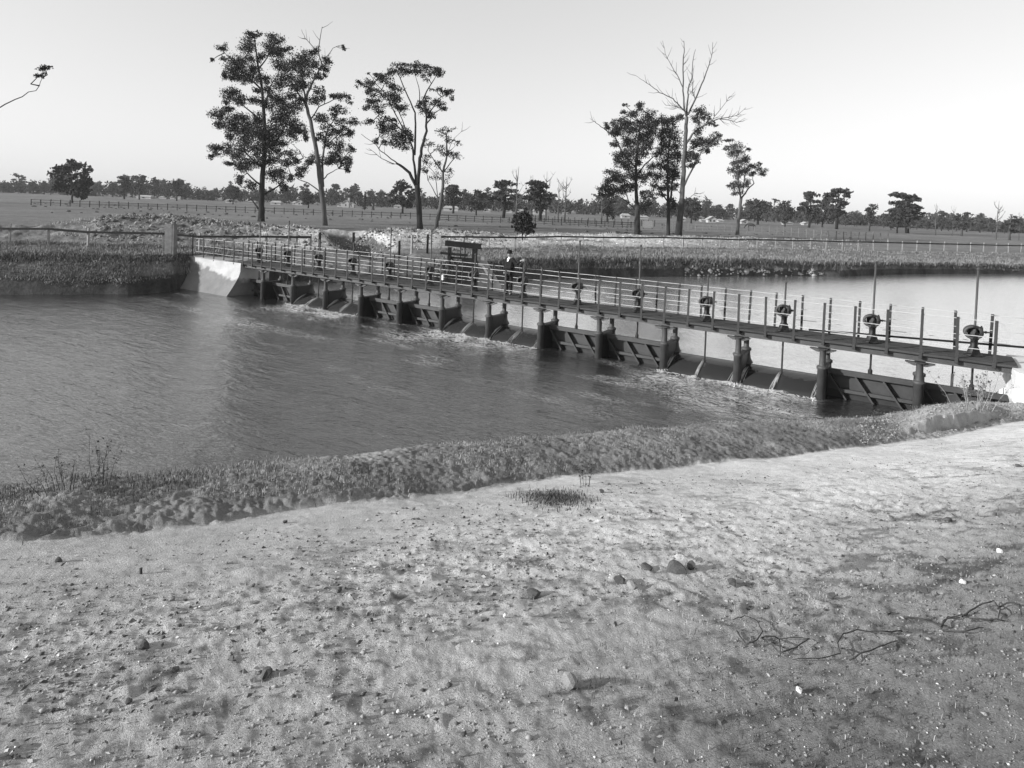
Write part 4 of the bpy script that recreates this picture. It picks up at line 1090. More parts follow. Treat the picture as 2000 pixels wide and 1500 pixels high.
# ------------------------------------------------------------------ distant trees: eight kinds, each copied with trunk and crown
def far_proto(kind, seed):
    rg = np.random.default_rng(seed); rn = random.Random(seed)
    tr = MB(); L_ = []
    H = 10.0
    ident = np.eye(3)
    if kind in ('round', 'broad'):
        tr.tube([(0, 0, -0.4), (0.1, 0, 2.2), (0, 0.1, 5)], [0.34, 0.26, 0.14], 6)
        nb2 = 14 if kind == 'round' else 19
        for j in range(nb2):
            z = 2.3 + 6.6 * (j + rn.random()) / nb2
            w_ = (2.3 if kind == 'round' else 3.6) * math.sqrt(max(0.08, 1 - ((z - 4.8) / 4.4) ** 2))
            a = rn.uniform(0, 6.28); q = rn.uniform(0.35, 1.0)
            c = np.array([math.cos(a) * w_ * q, math.sin(a) * w_ * q, z])
            R_ = np.array([rn.uniform(1.0, 1.9), rn.uniform(1.0, 1.8), rn.uniform(0.8, 1.4)])
            L_.append(leaf_quads(c, R_ * 1.1, 105, 0.62, rg, ident)); tr.tube([(0, 0, 2.0), c * 0.6 + (0, 0, 0.5), c], [0.12, 0.08, 0.04], 4)
    elif kind in ('tall', 'sparse'):
        tr.tube([(0, 0, -0.4), (0.2, 0, 4), (0.1, 0.1, 7.5), (0.3, 0, 9.3)], [0.3, 0.22, 0.14, 0.05], 6)
        NJ = 13 if kind == 'tall' else 9
        for j in range(NJ):
            z = 3.0 + 6.6 * (j + rn.random()) / NJ; w_ = 1.9 * (1.15 - abs(z - 6.2) / 5)
            c = np.array([rn.uniform(-w_, w_), rn.uniform(-w_, w_), z]); R_ = np.array([rn.uniform(0.7, 1.3), rn.uniform(0.7, 1.3), rn.uniform(0.45, 0.9)])
            L_.append(leaf_quads(c, R_ * 1.2, 110 if kind == 'tall' else 60, 0.62, rg, ident)); tr.tube([(0.1, 0, z - 2), c * 0.6 + np.array([0, 0, (z - 1) * 0.4]), c], [0.10, 0.07, 0.03], 4)
    elif kind == 'dead':
        tr.tube([(0, 0, -0.4), (0.15, 0, 3), (0.05, 0.1, 6), (0.3, 0, 10)], [0.22, 0.17, 0.11, 0.03], 6)
        for j in range(13):
            z = rn.uniform(2.6, 8); a = rn.uniform(0, 6.28); l_ = rn.uniform(1.2, 3.2) * (1.15 - z / 13)
            e = np.array([math.cos(a) * l_, math.sin(a) * l_, z + l_ * rn.uniform(0.6, 1.4)]); q = e * (0.5, 0.5, 0) + np.array([0, 0, z + (e[2] - z) * 0.35])
            tr.tube([(0.08, 0, z), q, e], [0.09, 0.06, 0.02], 4)
            for _ in range(2):
                f = rn.uniform(0.4, 0.9); s0_ = q + (e - q) * f
                tr.tube([s0_, s0_ + np.array([rn.uniform(-.7, .7), rn.uniform(-.7, .7), rn.uniform(.3, 1.1)])], [0.04, 0.012], 3)
    elif kind == 'conifer':
        tr.tube([(0, 0, -0.4), (0, 0, 9.5)], [0.25, 0.05], 6)
        for z in np.linspace(1.0, 9.6, 10):
            r = 1.5 * (1 - z / 10.5) + 0.15
            L_.append(leaf_quads(np.array([0, 0, z]), np.array([r, r, 0.7]), 100, 0.55, rg, ident))
    V = np.concatenate(L_) if L_ else None
    return tr, V
PROTO = {}
def far_tree(kind, var, P, h, wid_, label, group, leafm='leaf_far', bark='bark_dark', name=None):
    key = (kind, var, leafm, bark)
    nm = name or {'round': 'gum_tree', 'broad': 'gum_tree', 'tall': 'gum_tree', 'sparse': 'gum_tree', 'dead': 'dead_tree', 'conifer': 'conifer_tree'}[kind]
    sc = (wid_ * h / 10.0, wid_ * h / 10.0, h / 10.0)
    rz = random.uniform(0, 6.28)
    if key not in PROTO:
        t = thing(nm, label, 'tree', tuple(P), group, rz); t.scale = sc
        tr, V = far_proto(kind, abs(hash((kind, var))) % 9973 if False else (len(kind) * 101 + var * 17 + 5))
        tr.build('trunk', bark, t, True)
        if V is not None:
            c = big_mesh('crown', V, np.arange(len(V)).reshape(-1, 4), leafm, kind=None, smooth=False); c.parent = t
        PROTO[key] = t
    else:
        t = copy_tree(PROTO[key], tuple(P), label, group, rz, sc)
        t.name = nm
    return t
PZ = 2.0
def skyline_y(x):                        # tops of the ordinary distant trees in the photograph
    xs = [-100, 80, 120, 185, 240, 275, 300, 345, 375, 420, 455, 520, 560, 610, 640, 690, 740, 780, 830, 900, 960, 1010, 1080, 1120, 1180, 1240, 1300, 1340, 1385, 1410, 1450, 1485, 1530, 1560, 1600, 1640, 1680, 1740, 1780, 1840, 1900, 1950, 2000, 2150]
    ys = [352, 350, 350, 356, 344, 348, 350, 350, 360, 367, 362, 366, 362, 370, 368, 366, 372, 378, 376, 374, 374, 380, 380, 388, 380, 388, 390, 388, 386, 402, 398, 390, 398, 402, 404, 405, 414, 414, 418, 416, 420, 424, 430, 436]
    return float(np.interp(x, xs, ys))
def base_y(x): return hz(x) + float(np.interp(x, [0, 600, 1450, 1960], [12.5, 14.0, 14.2, 20.0]))
LAND = [(60, 'at the far left edge'), (130, 'behind the left of the spreading tree'), (210, 'behind the right of the spreading tree'), (265, 'left of the long white-roofed shed'), (320, 'behind the long white-roofed shed'), (385, 'left of the wide hip-roofed house'),
        (440, 'behind the wide hip-roofed house'), (500, 'left of the dense dark gum\'s trunk'), (560, 'behind the left half of the two-roofed house'), (615, 'between the two-roofed house and the leaning gum'), (665, 'behind the leaning gum\'s trunk'), (705, 'behind the small white huts'),
        (760, 'right of the pointed conifers'), (815, 'behind the forked gum\'s trunk'), (865, 'behind the thin sparse gum'), (920, 'behind the white tent-like shed'), (975, 'left of the tall bare dead tree'), (1030, 'behind the round bush\'s top'), (1080, 'behind the square white house'),
        (1140, 'right of the two bare dead trees'), (1200, 'behind the broken dead tree'), (1250, 'behind the burnt-based gum\'s trunk'), (1310, 'between the gum cluster\'s trunks'), (1370, 'right of the dead-topped gum'), (1430, 'behind the white gabled cottage'), (1490, 'behind the slender lone gum'),
        (1545, 'above the low grey-roofed shed'), (1600, 'below the two tall clumpy gums'), (1660, 'below the tallest clumpy gum'), (1720, 'by the small lone gum'), (1790, 'round the broad gum at right'), (1850, 'by the first white dead tree'), (1920, 'left of the leaning white dead tree'), (1975, 'behind the leaning white dead tree'), (3000, 'at the far right edge')]
KN = {'round': 'rounded dark gum', 'broad': 'wide low gum', 'tall': 'taller narrow gum', 'sparse': 'thin see-through gum'}
def land(x):
    for l_, s in LAND:
        if x < l_: return s
rn = random.Random(99)
x = -120.0
cntf = 0
while x < 2160:
    for lay in range(2):
        xx = x + rn.uniform(-9, 9)
        by = base_y(xx) - (lay * 3.0)
        dep = (CAM[2] - PZ) / max((by - hz(xx)) / F, 0.004)
        ty = skyline_y(xx) + (rn.uniform(-5, 6) if lay else rn.uniform(2, 20))
        kind = rn.choices(['round', 'broad', 'tall', 'sparse'], [5, 3, 2, 1.2])[0]
        if xx > 1690 and lay == 0 and rn.random() < 0.4: kind = 'sparse'
        if kind in ('tall', 'sparse'): ty -= rn.uniform(2, 9)
        h = max(2.6, (by - ty) * dep / F)
        P = atd(xx, by, dep); P[2] = PZ
        wid_ = {'round': 0.9, 'broad': 0.85, 'tall': 1.0, 'sparse': 0.9}[kind] * rn.uniform(0.85, 1.3)
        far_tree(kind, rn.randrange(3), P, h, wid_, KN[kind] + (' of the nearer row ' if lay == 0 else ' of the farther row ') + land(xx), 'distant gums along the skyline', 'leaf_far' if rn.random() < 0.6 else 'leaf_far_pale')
        cntf += 1
    x += rn.uniform(17, 27)
# trees in the middle distance that stand out one by one: (column, base y offset below horizon, top y, kind, var, width, label)
SOLO = [(243, 16, 343, 'tall', 0, 1.3, 'taller gum breaking the skyline right of the spreading tree'), (272, 16, 342, 'sparse', 1, 1.2, 'thin see-through gum breaking the skyline far left'),
        (345, 16, 347, 'round', 1, 1.0, 'round-topped gum on the skyline above the long shed'), (455, 18, 360, 'round', 2, 1.1, 'dark round gum just left of the dense dark gum\'s trunk'),
        (602, 20, 371, 'round', 0, 1.3, 'dark round tree between the two tall gums\' trunks beside the big house'), (712, 20, 374, 'conifer', 0, 0.9, 'pointed dark conifer beside the white gabled house'), (729, 20, 391, 'conifer', 1, 1.0, 'smaller pointed conifer right of the white gabled house'),
        (786, 24, 350, 'broad', 0, 1.0, 'big bushy gum left of the forked gum\'s trunk'), (885, 20, 358, 'tall', 1, 1.3, 'ragged gum just right of the thin sparse gum'), (930, 22, 368, 'broad', 1, 1.0, 'low bushy gum left of the bare dead tree'),
        (983, 26, 352, 'tall', 2, 1.6, 'clumpy gum just left of the bare dead tree'), (1007, 27, 325, 'dead', 0, 0.9, 'tall bare dead tree left of the round bush\'s top'), (1036, 27, 342, 'dead', 1, 0.7, 'thin bare dead tree above the right side of the round bush'),
        (1055, 28, 350, 'tall', 0, 1.5, 'clumpy gum between two bare dead trees'), (1066, 28, 335, 'dead', 2, 0.8, 'bare dead tree in front of the clumpy gum'), (1090, 30, 352, 'dead', 0, 0.8, 'left of two bare dead trees right of the clumpy gum'),
        (1102, 30, 345, 'dead', 1, 1.1, 'right of two bare dead trees right of the clumpy gum'), (1175, 30, 350, 'dead', 2, 0.8, 'broken dead tree left of the burnt-based gum'), (1186, 26, 372, 'round', 2, 1.0, 'dark bushy tree behind the broken dead tree'),
        (1350, 22, 384, 'broad', 2, 1.0, 'flat-topped gum just right of the dead-topped gum\'s trunk'), (1480, 20, 386, 'round', 1, 1.5, 'dense rounded gum right of the slender lone gum'),
        (1533, 22, 390, 'broad', 2, 0.7, 'flat-topped gum standing clear of its neighbours'), (1580, 22, 374, 'tall', 2, 1.2, 'tall clumpy gum left of the taller gum'), (1606, 20, 390, 'broad', 0, 1.0, 'wide gum between two taller clumpy gums'), (1634, 23, 364, 'tall', 1, 1.3, 'tallest clumpy gum on the right skyline'),
        (1697, 25, 398, 'sparse', 2, 1.3, 'small lone gum standing apart on the right skyline'), (1752, 27, 396, 'broad', 1, 0.9, 'broad gum rising from the wood'), (1772, 26, 374, 'tall', 0, 1.6, 'tall clumpy gum right of the small lone gum'),
        (1827, 28, 397, 'dead', 0, 0.8, 'first bare white dead tree right of the broad gum'), (1860, 28, 402, 'dead', 1, 0.5, 'thin bare white dead tree on the right skyline'), (1878, 28, 412, 'sparse', 0, 1.2, 'sparse gum with white trunks on the right skyline'), (1945, 30, 392, 'dead', 2, 0.9, 'leaning bare white dead tree near the right edge'),
        (1972, 30, 420, 'sparse', 1, 1.3, 'sparse pale-trunked gum near the right edge'), (1990, 30, 415, 'dead', 1, 0.7, 'bare white dead tree at the right edge')]
for (xx, ob, ty, kind, var, wid_, lab) in SOLO:
    by = hz(xx) + ob
    dep = (CAM[2] - PZ) * F / ob
    P = atd(xx, by, dep); P[2] = PZ
    pale = xx > 1800 or kind == 'sparse'
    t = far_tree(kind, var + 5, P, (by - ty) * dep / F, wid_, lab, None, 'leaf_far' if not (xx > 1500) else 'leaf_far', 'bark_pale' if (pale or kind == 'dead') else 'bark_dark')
    if 'group' in t: del t['group']
# the wood behind them, one mass
LV = []; rg = np.random.default_rng(77)
for x in np.arange(-350, 2500, 7.0):
    dep = float(np.interp(x, [0, 600, 1450, 1960, 2500], [345, 330, 325, 235, 200]))
    top = hz(x) - (hz(x) - skyline_y(x)) * rg.uniform(0.7, 1.0)
    h = max(2.5, CAM[2] - PZ + (hz(x) - top) * dep / F)
    P = atd(x, hz(x), dep)
    for _ in range(2):
        LV.append(leaf_quads(np.array([P[0], P[1], PZ + h * rg.uniform(0.3, 0.55)]) + FW * rg.uniform(-4, 9), np.array([3.0, 3.0, h * 0.5]), 60, 1.2, rg, AX))
V = np.concatenate(LV)
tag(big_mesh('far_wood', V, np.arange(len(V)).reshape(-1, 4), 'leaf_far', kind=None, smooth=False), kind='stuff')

# ------------------------------------------------------------------ far houses and sheds
def house(x, y0, y1, wpx, label, gable=False, roof='house_roof', wall='house_wall', yaw=0.0, ob=None, wins=2, chim=False, depth_=None, roof_frac=0.42):
    """x: column; y0 top, y1 foot in the photograph; wpx width"""
    ob = ob or (y1 - hz(x)); ob = max(ob, 9)
    dep = (CAM[2] - PZ) * F / ob
    s = dep / F
    W_, H_ = wpx * s, (y1 - y0) * s
    P = atd(x, hz(x) + ob, dep); P[2] = PZ
    t = thing('house' if wins > 0 else 'shed', label, 'house' if wins > 0 else 'shed', tuple(P), 'houses and sheds far across the field', PSI + yaw)
    Dp = depth_ or max(2.5, W_ * 0.6)
    wh = H_ * (1 - roof_frac)
    m = MB(); m.box((-W_ / 2, 0, -0.3), (W_ / 2, Dp, wh)); 
    if gable:
        m.prism([(-W_ / 2, wh + .001), (W_ / 2, wh + .001), (0, H_ - 0.05)], 0.0, Dp)
    m.build('wall', wall, t)
    m = MB(); ov = 0.3
    if gable:
        for sgn in (-1, 1):
            V = [(sgn * (W_ / 2 + ov), -ov, wh - ov * 0.6), (0, -ov, H_), (0, Dp + ov, H_), (sgn * (W_ / 2 + ov), Dp + ov, wh - ov * 0.6)]
            V2 = [(a, b, c + 0.14) for a, b, c in V]
            m.add(V + V2, [(0, 1, 2, 3), (7, 6, 5, 4), (0, 4, 5, 1), (1, 5, 6, 2), (2, 6, 7, 3), (3, 7, 4, 0)])
    else:
        hip = min(W_ * 0.10, Dp * 0.5)
        V = [(-W_ / 2 - ov, -ov, wh), (W_ / 2 + ov, -ov, wh), (W_ / 2 + ov, Dp + ov, wh), (-W_ / 2 - ov, Dp + ov, wh), (-W_ / 2 + hip, Dp / 2, H_), (W_ / 2 - hip, Dp / 2, H_)]
        V += [(a, b, wh - 0.12) for a, b, c in V[:4]]
        m.add(V, [(0, 1, 5, 4), (1, 2, 5), (2, 3, 4, 5), (3, 0, 4), (0, 6, 7, 1), (1, 7, 8, 2), (2, 8, 9, 3), (3, 9, 6, 0), (9, 8, 7, 6)])
    rf_ = m.build('roof', roof, t)
    if chim:
        m = MB(); m.box((W_ * 0.2, Dp * 0.4, H_ * 0.7), (W_ * 0.2 + 0.7, Dp * 0.4 + 0.7, H_ + 1.0)); m.build('chimney', 'house_wall', rf_)
    for j in range(abs(wins)):
        cxw = -W_ / 2 + W_ * (j + 0.7) / (abs(wins) + 0.4)
        ww = min(W_ * 0.16, 1.4)
        if wh > 0.8:
            m = MB(); m.box((cxw - ww / 2, -0.05, wh * 0.3), (cxw + ww / 2, -0.004, wh * 0.78)); m.build('window' if wins > 0 else 'doorway', 'dark_opening', t)
house(280, 381, 388, 28, 'long low white-roofed shed far left behind the spreading tree', wins=-1)
house(318, 383, 388, 14, 'small pale shed right of the long low shed far left', wins=-1)
house(342, 383, 389, 20, 'low grey-roofed shed left of the wide hipped house', wins=-1, roof='house_grey')
house(387, 380, 390, 38, 'wide hip-roofed house left of the dense dark gum', wins=3, roof='house_roof')
house(449, 389, 396, 18, 'small white-roofed shed left of the dense dark gum\'s trunk', wins=-1)
house(482, 381, 392, 20, 'gabled house just left of the dense dark gum\'s trunk', True, wins=2, roof='house_grey')
house(492, 392, 398, 14, 'low grey shed in front of the gabled house by the dark gum', wins=-1, roof='house_grey', wall='house_grey')
house(540, 383, 392, 22, 'large two-roofed house between the two tall gums, left half', wins=2, chim=True)
house(568, 385, 393, 24, 'large two-roofed house between the two tall gums, right half', wins=3)
house(538, 392, 400, 20, 'white-roofed lean-to in front of the large two-roofed house', wins=-1)
house(584, 391, 401, 13, 'light gabled shed left of the leaning gum\'s trunk', True, wins=-1)
house(575, 393, 400, 8, 'small white shed beside the light gabled shed', wins=-1)
house(664, 396, 404, 12, 'leftmost of the small white huts right of the leaning gum', True, wins=1)
house(675, 391, 405, 12, 'tallest of the small white huts right of the leaning gum', True, wins=1, chim=True)
house(686, 396, 405, 10, 'rightmost of the small white huts right of the leaning gum', True, wins=1)
house(703, 393, 402, 11, 'white gabled house beside the pointed conifer', True, wins=1)
house(778, 400, 407, 18, 'low pale shed behind the bushy gum left of the forked gum', wins=-1, roof='house_grey')
house(880, 402, 412, 28, 'big white tent-like hip-roofed shed right of the sparse gum', wins=-1)
house(951, 408, 414, 13, 'small white shed right of the white tent-like shed', wins=-1)
house(994, 410, 416, 11, 'small white gabled hut behind the round bush', True, wins=1)
house(1020, 409, 415, 22, 'low long pale shed behind the round bush', wins=-1)
house(1053, 407, 419, 23, 'square white house with dark veranda right of the round bush', wins=2)
house(1105, 414, 419, 12, 'small pale shed right of the two bare dead trees', wins=-1)
house(1187, 417, 422, 8, 'tiny white hut left of the burnt-based gum', wins=-1)
house(1222, 417, 426, 16, 'white-roofed house just left of the burnt-based gum\'s trunk', wins=1)
house(1257, 421, 428, 18, 'white-roofed house just right of the burnt-based gum\'s trunk', wins=2)
house(1335, 423, 432, 7, 'narrow white hut right of the dead-topped gum\'s trunk', wins=1)
house(1375, 428, 433, 10, 'small white hut left of the white gabled cottage', wins=-1)
house(1391, 423, 435, 16, 'white gabled cottage with dark veranda left of the lone gum', True, wins=2)
house(1408, 428, 434, 9, 'small white hut right of the white gabled cottage', wins=-1)
house(1455, 429, 437, 13, 'small white house right of the slender lone gum\'s trunk', True, wins=1)
house(1540, 433, 439, 16, 'low grey-roofed shed on the right, below the flat-topped gum', wins=-1, roof='house_grey')
house(1575, 434, 440, 10, 'small white hut right of the low grey-roofed shed', True, wins=-1)

# ------------------------------------------------------------------ skinned figures: the man on the bridge and the horse
def skin_mesh(name, verts, edges, radii, material, parent=None, loc=None, sub=1, rotz=0):
    me = bpy.data.meshes.new(name)
    me.from_pydata([tuple(v) for v in verts], edges, [])
    o = bpy.data.objects.new(name + '_tmp', me); COL.objects.link(o)
    mod = o.modifiers.new('skin', 'SKIN')
    for i, r in enumerate(radii):
        sv = me.skin_vertices[0].data[i]
        sv.radius = r if hasattr(r, '__len__') else (r, r)
        sv.use_root = (i == 0)
    m2 = o.modifiers.new('sub', 'SUBSURF'); m2.levels = sub; m2.render_levels = sub
    dg = bpy.context.evaluated_depsgraph_get()
    me2 = bpy.data.meshes.new_from_object(o.evaluated_get(dg))
    bpy.data.objects.remove(o)
    me2.materials.clear(); me2.materials.append(MATS[material]); me2.shade_smooth()
    me2.name = name
    return link(name, me2, parent, loc, rotz)
man = thing('person', 'man in dark suit and dark hat standing on the footbridge, hand on a winch rod', 'person', (16.33, 0.62, DZ + 0.002))
# local: x along the bridge, -y towards the camera. He faces the camera and a little left, his left arm out to the rod at x = +0.95
rodx = WX[7] - 16.33
J = dict(pel=(0, 0, 0.92), bel=(0, 0.0, 1.06), che=(0, 0.01, 1.28), nck=(0, 0, 1.45), hd0=(0, -0.01, 1.54), hd1=(-0.01, -0.02, 1.62), hd2=(-0.01, -0.01, 1.70),
         hl=(0.09, 0, 0.90), kl=(0.10, -0.02, 0.49), al=(0.105, 0.02, 0.09), tl=(0.13, -0.13, 0.04), hr=(-0.09, 0, 0.90), kr=(-0.10, -0.02, 0.49), ar=(-0.11, 0.02, 0.09), tr=(-0.15, -0.12, 0.04),
         sl=(0.17, 0.0, 1.41), el=(0.36, -0.03, 1.24), wl=(rodx - 0.17, -0.05, 1.40), ml=(rodx - 0.09, -0.055, 1.44),
         sr=(-0.17, 0.0, 1.41), er=(-0.235, 0.03, 1.13), wr=(-0.22, -0.02, 0.89), mr=(-0.215, -0.035, 0.82))
def skel(names, edges, rad, name, material, parent, sub=2):
    ids = {n_: i for i, n_ in enumerate(names)}
    return skin_mesh(name, [J[n_] for n_ in names], [(ids[a], ids[b]) for a, b in edges], [rad[n_] for n_ in names], material, parent, sub=sub)
R0 = dict(pel=(0.13, 0.10), bel=(0.13, 0.10), che=(0.15, 0.11), nck=0.055, hd0=0.062, hd1=(0.075, 0.09), hd2=(0.07, 0.085), hl=0.08, kl=0.055, al=0.04, tl=0.038, hr=0.08, kr=0.055, ar=0.04, tr=0.038,
          sl=0.06, el=0.042, wl=0.03, ml=0.032, sr=0.06, er=0.042, wr=0.03, mr=0.034)
body = skel(list(R0), [('pel', 'bel'), ('bel', 'che'), ('che', 'nck'), ('nck', 'hd0'), ('hd0', 'hd1'), ('hd1', 'hd2'), ('pel', 'hl'), ('hl', 'kl'), ('kl', 'al'), ('al', 'tl'), ('pel', 'hr'), ('hr', 'kr'), ('kr', 'ar'), ('ar', 'tr'),
                        ('che', 'sl'), ('sl', 'el'), ('el', 'wl'), ('wl', 'ml'), ('che', 'sr'), ('sr', 'er'), ('er', 'wr'), ('wr', 'mr')], R0, 'body', 'skin', man)
RC = dict(bel=(0.165, 0.135), pel=(0.17, 0.14), che=(0.18, 0.14), nck=(0.085, 0.075), sl=0.085, el=0.066, wl=0.05, sr=0.085, er=0.066, wr=0.05)
J2 = dict(J); J['hem'] = (0, 0, 0.78); RC['hem'] = (0.175, 0.145)
skel(['pel', 'hem', 'bel', 'che', 'nck', 'sl', 'el', 'wl', 'sr', 'er', 'wr'], [('hem', 'pel'), ('pel', 'bel'), ('bel', 'che'), ('che', 'nck'), ('che', 'sl'), ('sl', 'el'), ('el', 'wl'), ('che', 'sr'), ('sr', 'er'), ('er', 'wr')], RC, 'jacket', 'cloth_dark', man)
RT = dict(pel=(0.15, 0.12), hl=0.10, kl=0.078, al=0.068, hr=0.10, kr=0.078, ar=0.068)
skel(['pel', 'hl', 'kl', 'al', 'hr', 'kr', 'ar'], [('pel', 'hl'), ('hl', 'kl'), ('kl', 'al'), ('pel', 'hr'), ('hr', 'kr'), ('kr', 'ar')], RT, 'trousers', 'cloth_grey', man)
for sx, a in ((1, 'l'), (-1, 'r')):
    ax_, ay_, az_ = J['a' + a]; tx_, ty_, tz_ = J['t' + a]
    skin_mesh('shoe', [(ax_, ay_ + 0.05, 0.045), (ax_, ay_, 0.06), (tx_, ty_, 0.042)], [(0, 1), (1, 2)], [0.045, 0.05, 0.045], 'cloth_dark', man, sub=1)
m = MB(); m.lathe([(0.135, 1.655), (0.14, 1.665), (0.105, 1.672), (0.102, 1.72), (0.092, 1.77), (0.06, 1.795), (0.005, 1.80)], (-0.01, -0.01, 0), 'z', 20); m.build('hat', 'cloth_dark', man, True)
m = MB(); m.add([(-0.05, -0.105, 1.46), (0.05, -0.105, 1.46), (0.022, -0.158, 1.34), (-0.022, -0.158, 1.34), (-0.05, -0.06, 1.47), (0.05, -0.06, 1.47), (0.02, -0.12, 1.34), (-0.02, -0.12, 1.34)],
                [(0, 1, 2, 3), (4, 7, 6, 5), (0, 4, 5, 1), (1, 5, 6, 2), (2, 6, 7, 3), (3, 7, 4, 0)])
m.build('shirt_front', 'white_cloth', man)
m = MB(); m.lathe([(0.066, 1.455), (0.07, 1.49), (0.062, 1.50)], (0, -0.005, 0), 'z', 14); m.build('collar', 'white_cloth', man)
m = MB()
m.prism([(-0.012, 1.60), (0.012, 1.60), (0.016, 1.57), (-0.016, 1.57)], -0.145, -0.10); m.build('nose', 'skin', man, loc=(-0.012, 0.01, 0))
for nm, fx in (('fingers', 0),):                       # four fingers and a thumb closed round the rod
    for q in range(4):
        zc = 1.405 + q * 0.024; l_ = (0.9, 1.0, 0.97, 0.82)[q]
        pts = [(rodx - 0.085, -0.05 - 0.008, zc), (rodx - 0.045, -0.085, zc + 0.004), (rodx + 0.005, -0.09 * l_, zc + 0.006), (rodx + 0.04 * l_, -0.06, zc + 0.004), (rodx + 0.035 * l_, -0.035, zc)]
        m = MB(); m.tube(pts, [0.012, 0.0115, 0.011, 0.010, 0.008], 6); m.build('finger', 'skin', man, True)
    m = MB(); m.tube([(rodx - 0.10, -0.03, 1.46), (rodx - 0.05, 0.0, 1.475), (rodx + 0.0, 0.005, 1.47)], [0.014, 0.013, 0.009], 6); m.build('thumb', 'skin', man, True)
# the horse in the right-hand field
hp_ = on_far(1466, 128)
hv = [(0, 0, 1.15), (-0.55, 0, 1.18), (0.5, 0, 1.2), (0.72, 0, 1.25), (1.0, 0, 1.0), (1.2, 0, 0.72), (1.38, 0, 0.45), (-0.8, 0, 1.12), (-0.95, 0, 0.75),
      (0.5, 0.16, 0.95), (0.52, 0.17, 0.5), (0.5, 0.17, 0.08), (0.5, -0.16, 0.95), (0.62, -0.17, 0.5), (0.64, -0.17, 0.08), (-0.6, 0.17, 0.95), (-0.78, 0.18, 0.55), (-0.7, 0.18, 0.08), (-0.6, -0.17, 0.95), (-0.66, -0.18, 0.55), (-0.56, -0.18, 0.08)]
he = [(0, 1), (0, 2), (2, 3), (3, 4), (4, 5), (5, 6), (1, 7), (7, 8), (2, 9), (9, 10), (10, 11), (2, 12), (12, 13), (13, 14), (1, 15), (15, 16), (16, 17), (1, 18), (18, 19), (19, 20)]
hr_ = [0.31, 0.29, 0.27, 0.2, 0.15, 0.13, 0.08, 0.1, 0.05, 0.12, 0.075, 0.055, 0.12, 0.075, 0.055, 0.14, 0.08, 0.055, 0.14, 0.08, 0.055]
hs = thing('horse', 'dark horse grazing in the field right of the slender lone gum', 'horse', tuple(hp_), rotz=PSI + math.pi - 0.7)
skin_mesh('body', hv, he, hr_, 'hide', hs, sub=1)
for yy in (-0.05, 0.05):
    m = MB(); m.lathe([(0.035, 0), (0.03, 0.09), (0.004, 0.16)], (1.12, yy, 0.88), 'z', 6); m.build('ear', 'hide', hs)

# ------------------------------------------------------------------ near ground: stones, sticks, tufts
def rock_mesh(seed, mat_):
    rg_ = np.random.default_rng(seed)
    import bmesh
    bm = bmesh.new(); bmesh.ops.create_icosphere(bm, subdivisions=2, radius=1.0)
    ax = rg_.normal(size=(9, 3)); ax /= np.linalg.norm(ax, axis=1)[:, None]; lim = rg_.uniform(0.35, 0.85, 9)
    for v in bm.verts:
        p = np.array(v.co)
        for a, l_ in zip(ax, lim):
            d = p @ a
            if d > l_: p = p - a * (d - l_)
        p = p * (1 + 0.09 * rg_.normal())
        v.co = p
    me = bpy.data.meshes.new('stone'); bm.to_mesh(me); bm.free()
    me.materials.append(MATS[mat_])
    return me
RK = {(s, m_): rock_mesh(s, m_) for s in range(4) for m_ in ('stone', 'stone_dark', 'stone_white')}
def on_near(x, y):
    d = ray(x, y); u = float(d @ RV) / float(d @ FW)
    lo, hi = 0.6, 30.0
    # march the ray to the bank
    sl = d[2] / float(d @ FW)
    j = int(np.clip(np.searchsorted(U, u), 0, len(U) - 1))
    dd = np.linspace(1.2, 20, 1500)
    zz = np.interp(dd, NEAR_D[:, j], NEAR_Z[:, j])
    below = np.where(CAM[2] + sl * dd <= zz)[0]
    dep = dd[below[0]] if len(below) else 8.0
    a, b = world_uv(u, dep)
    return np.array([a, b, near_z(u, dep)]), dep
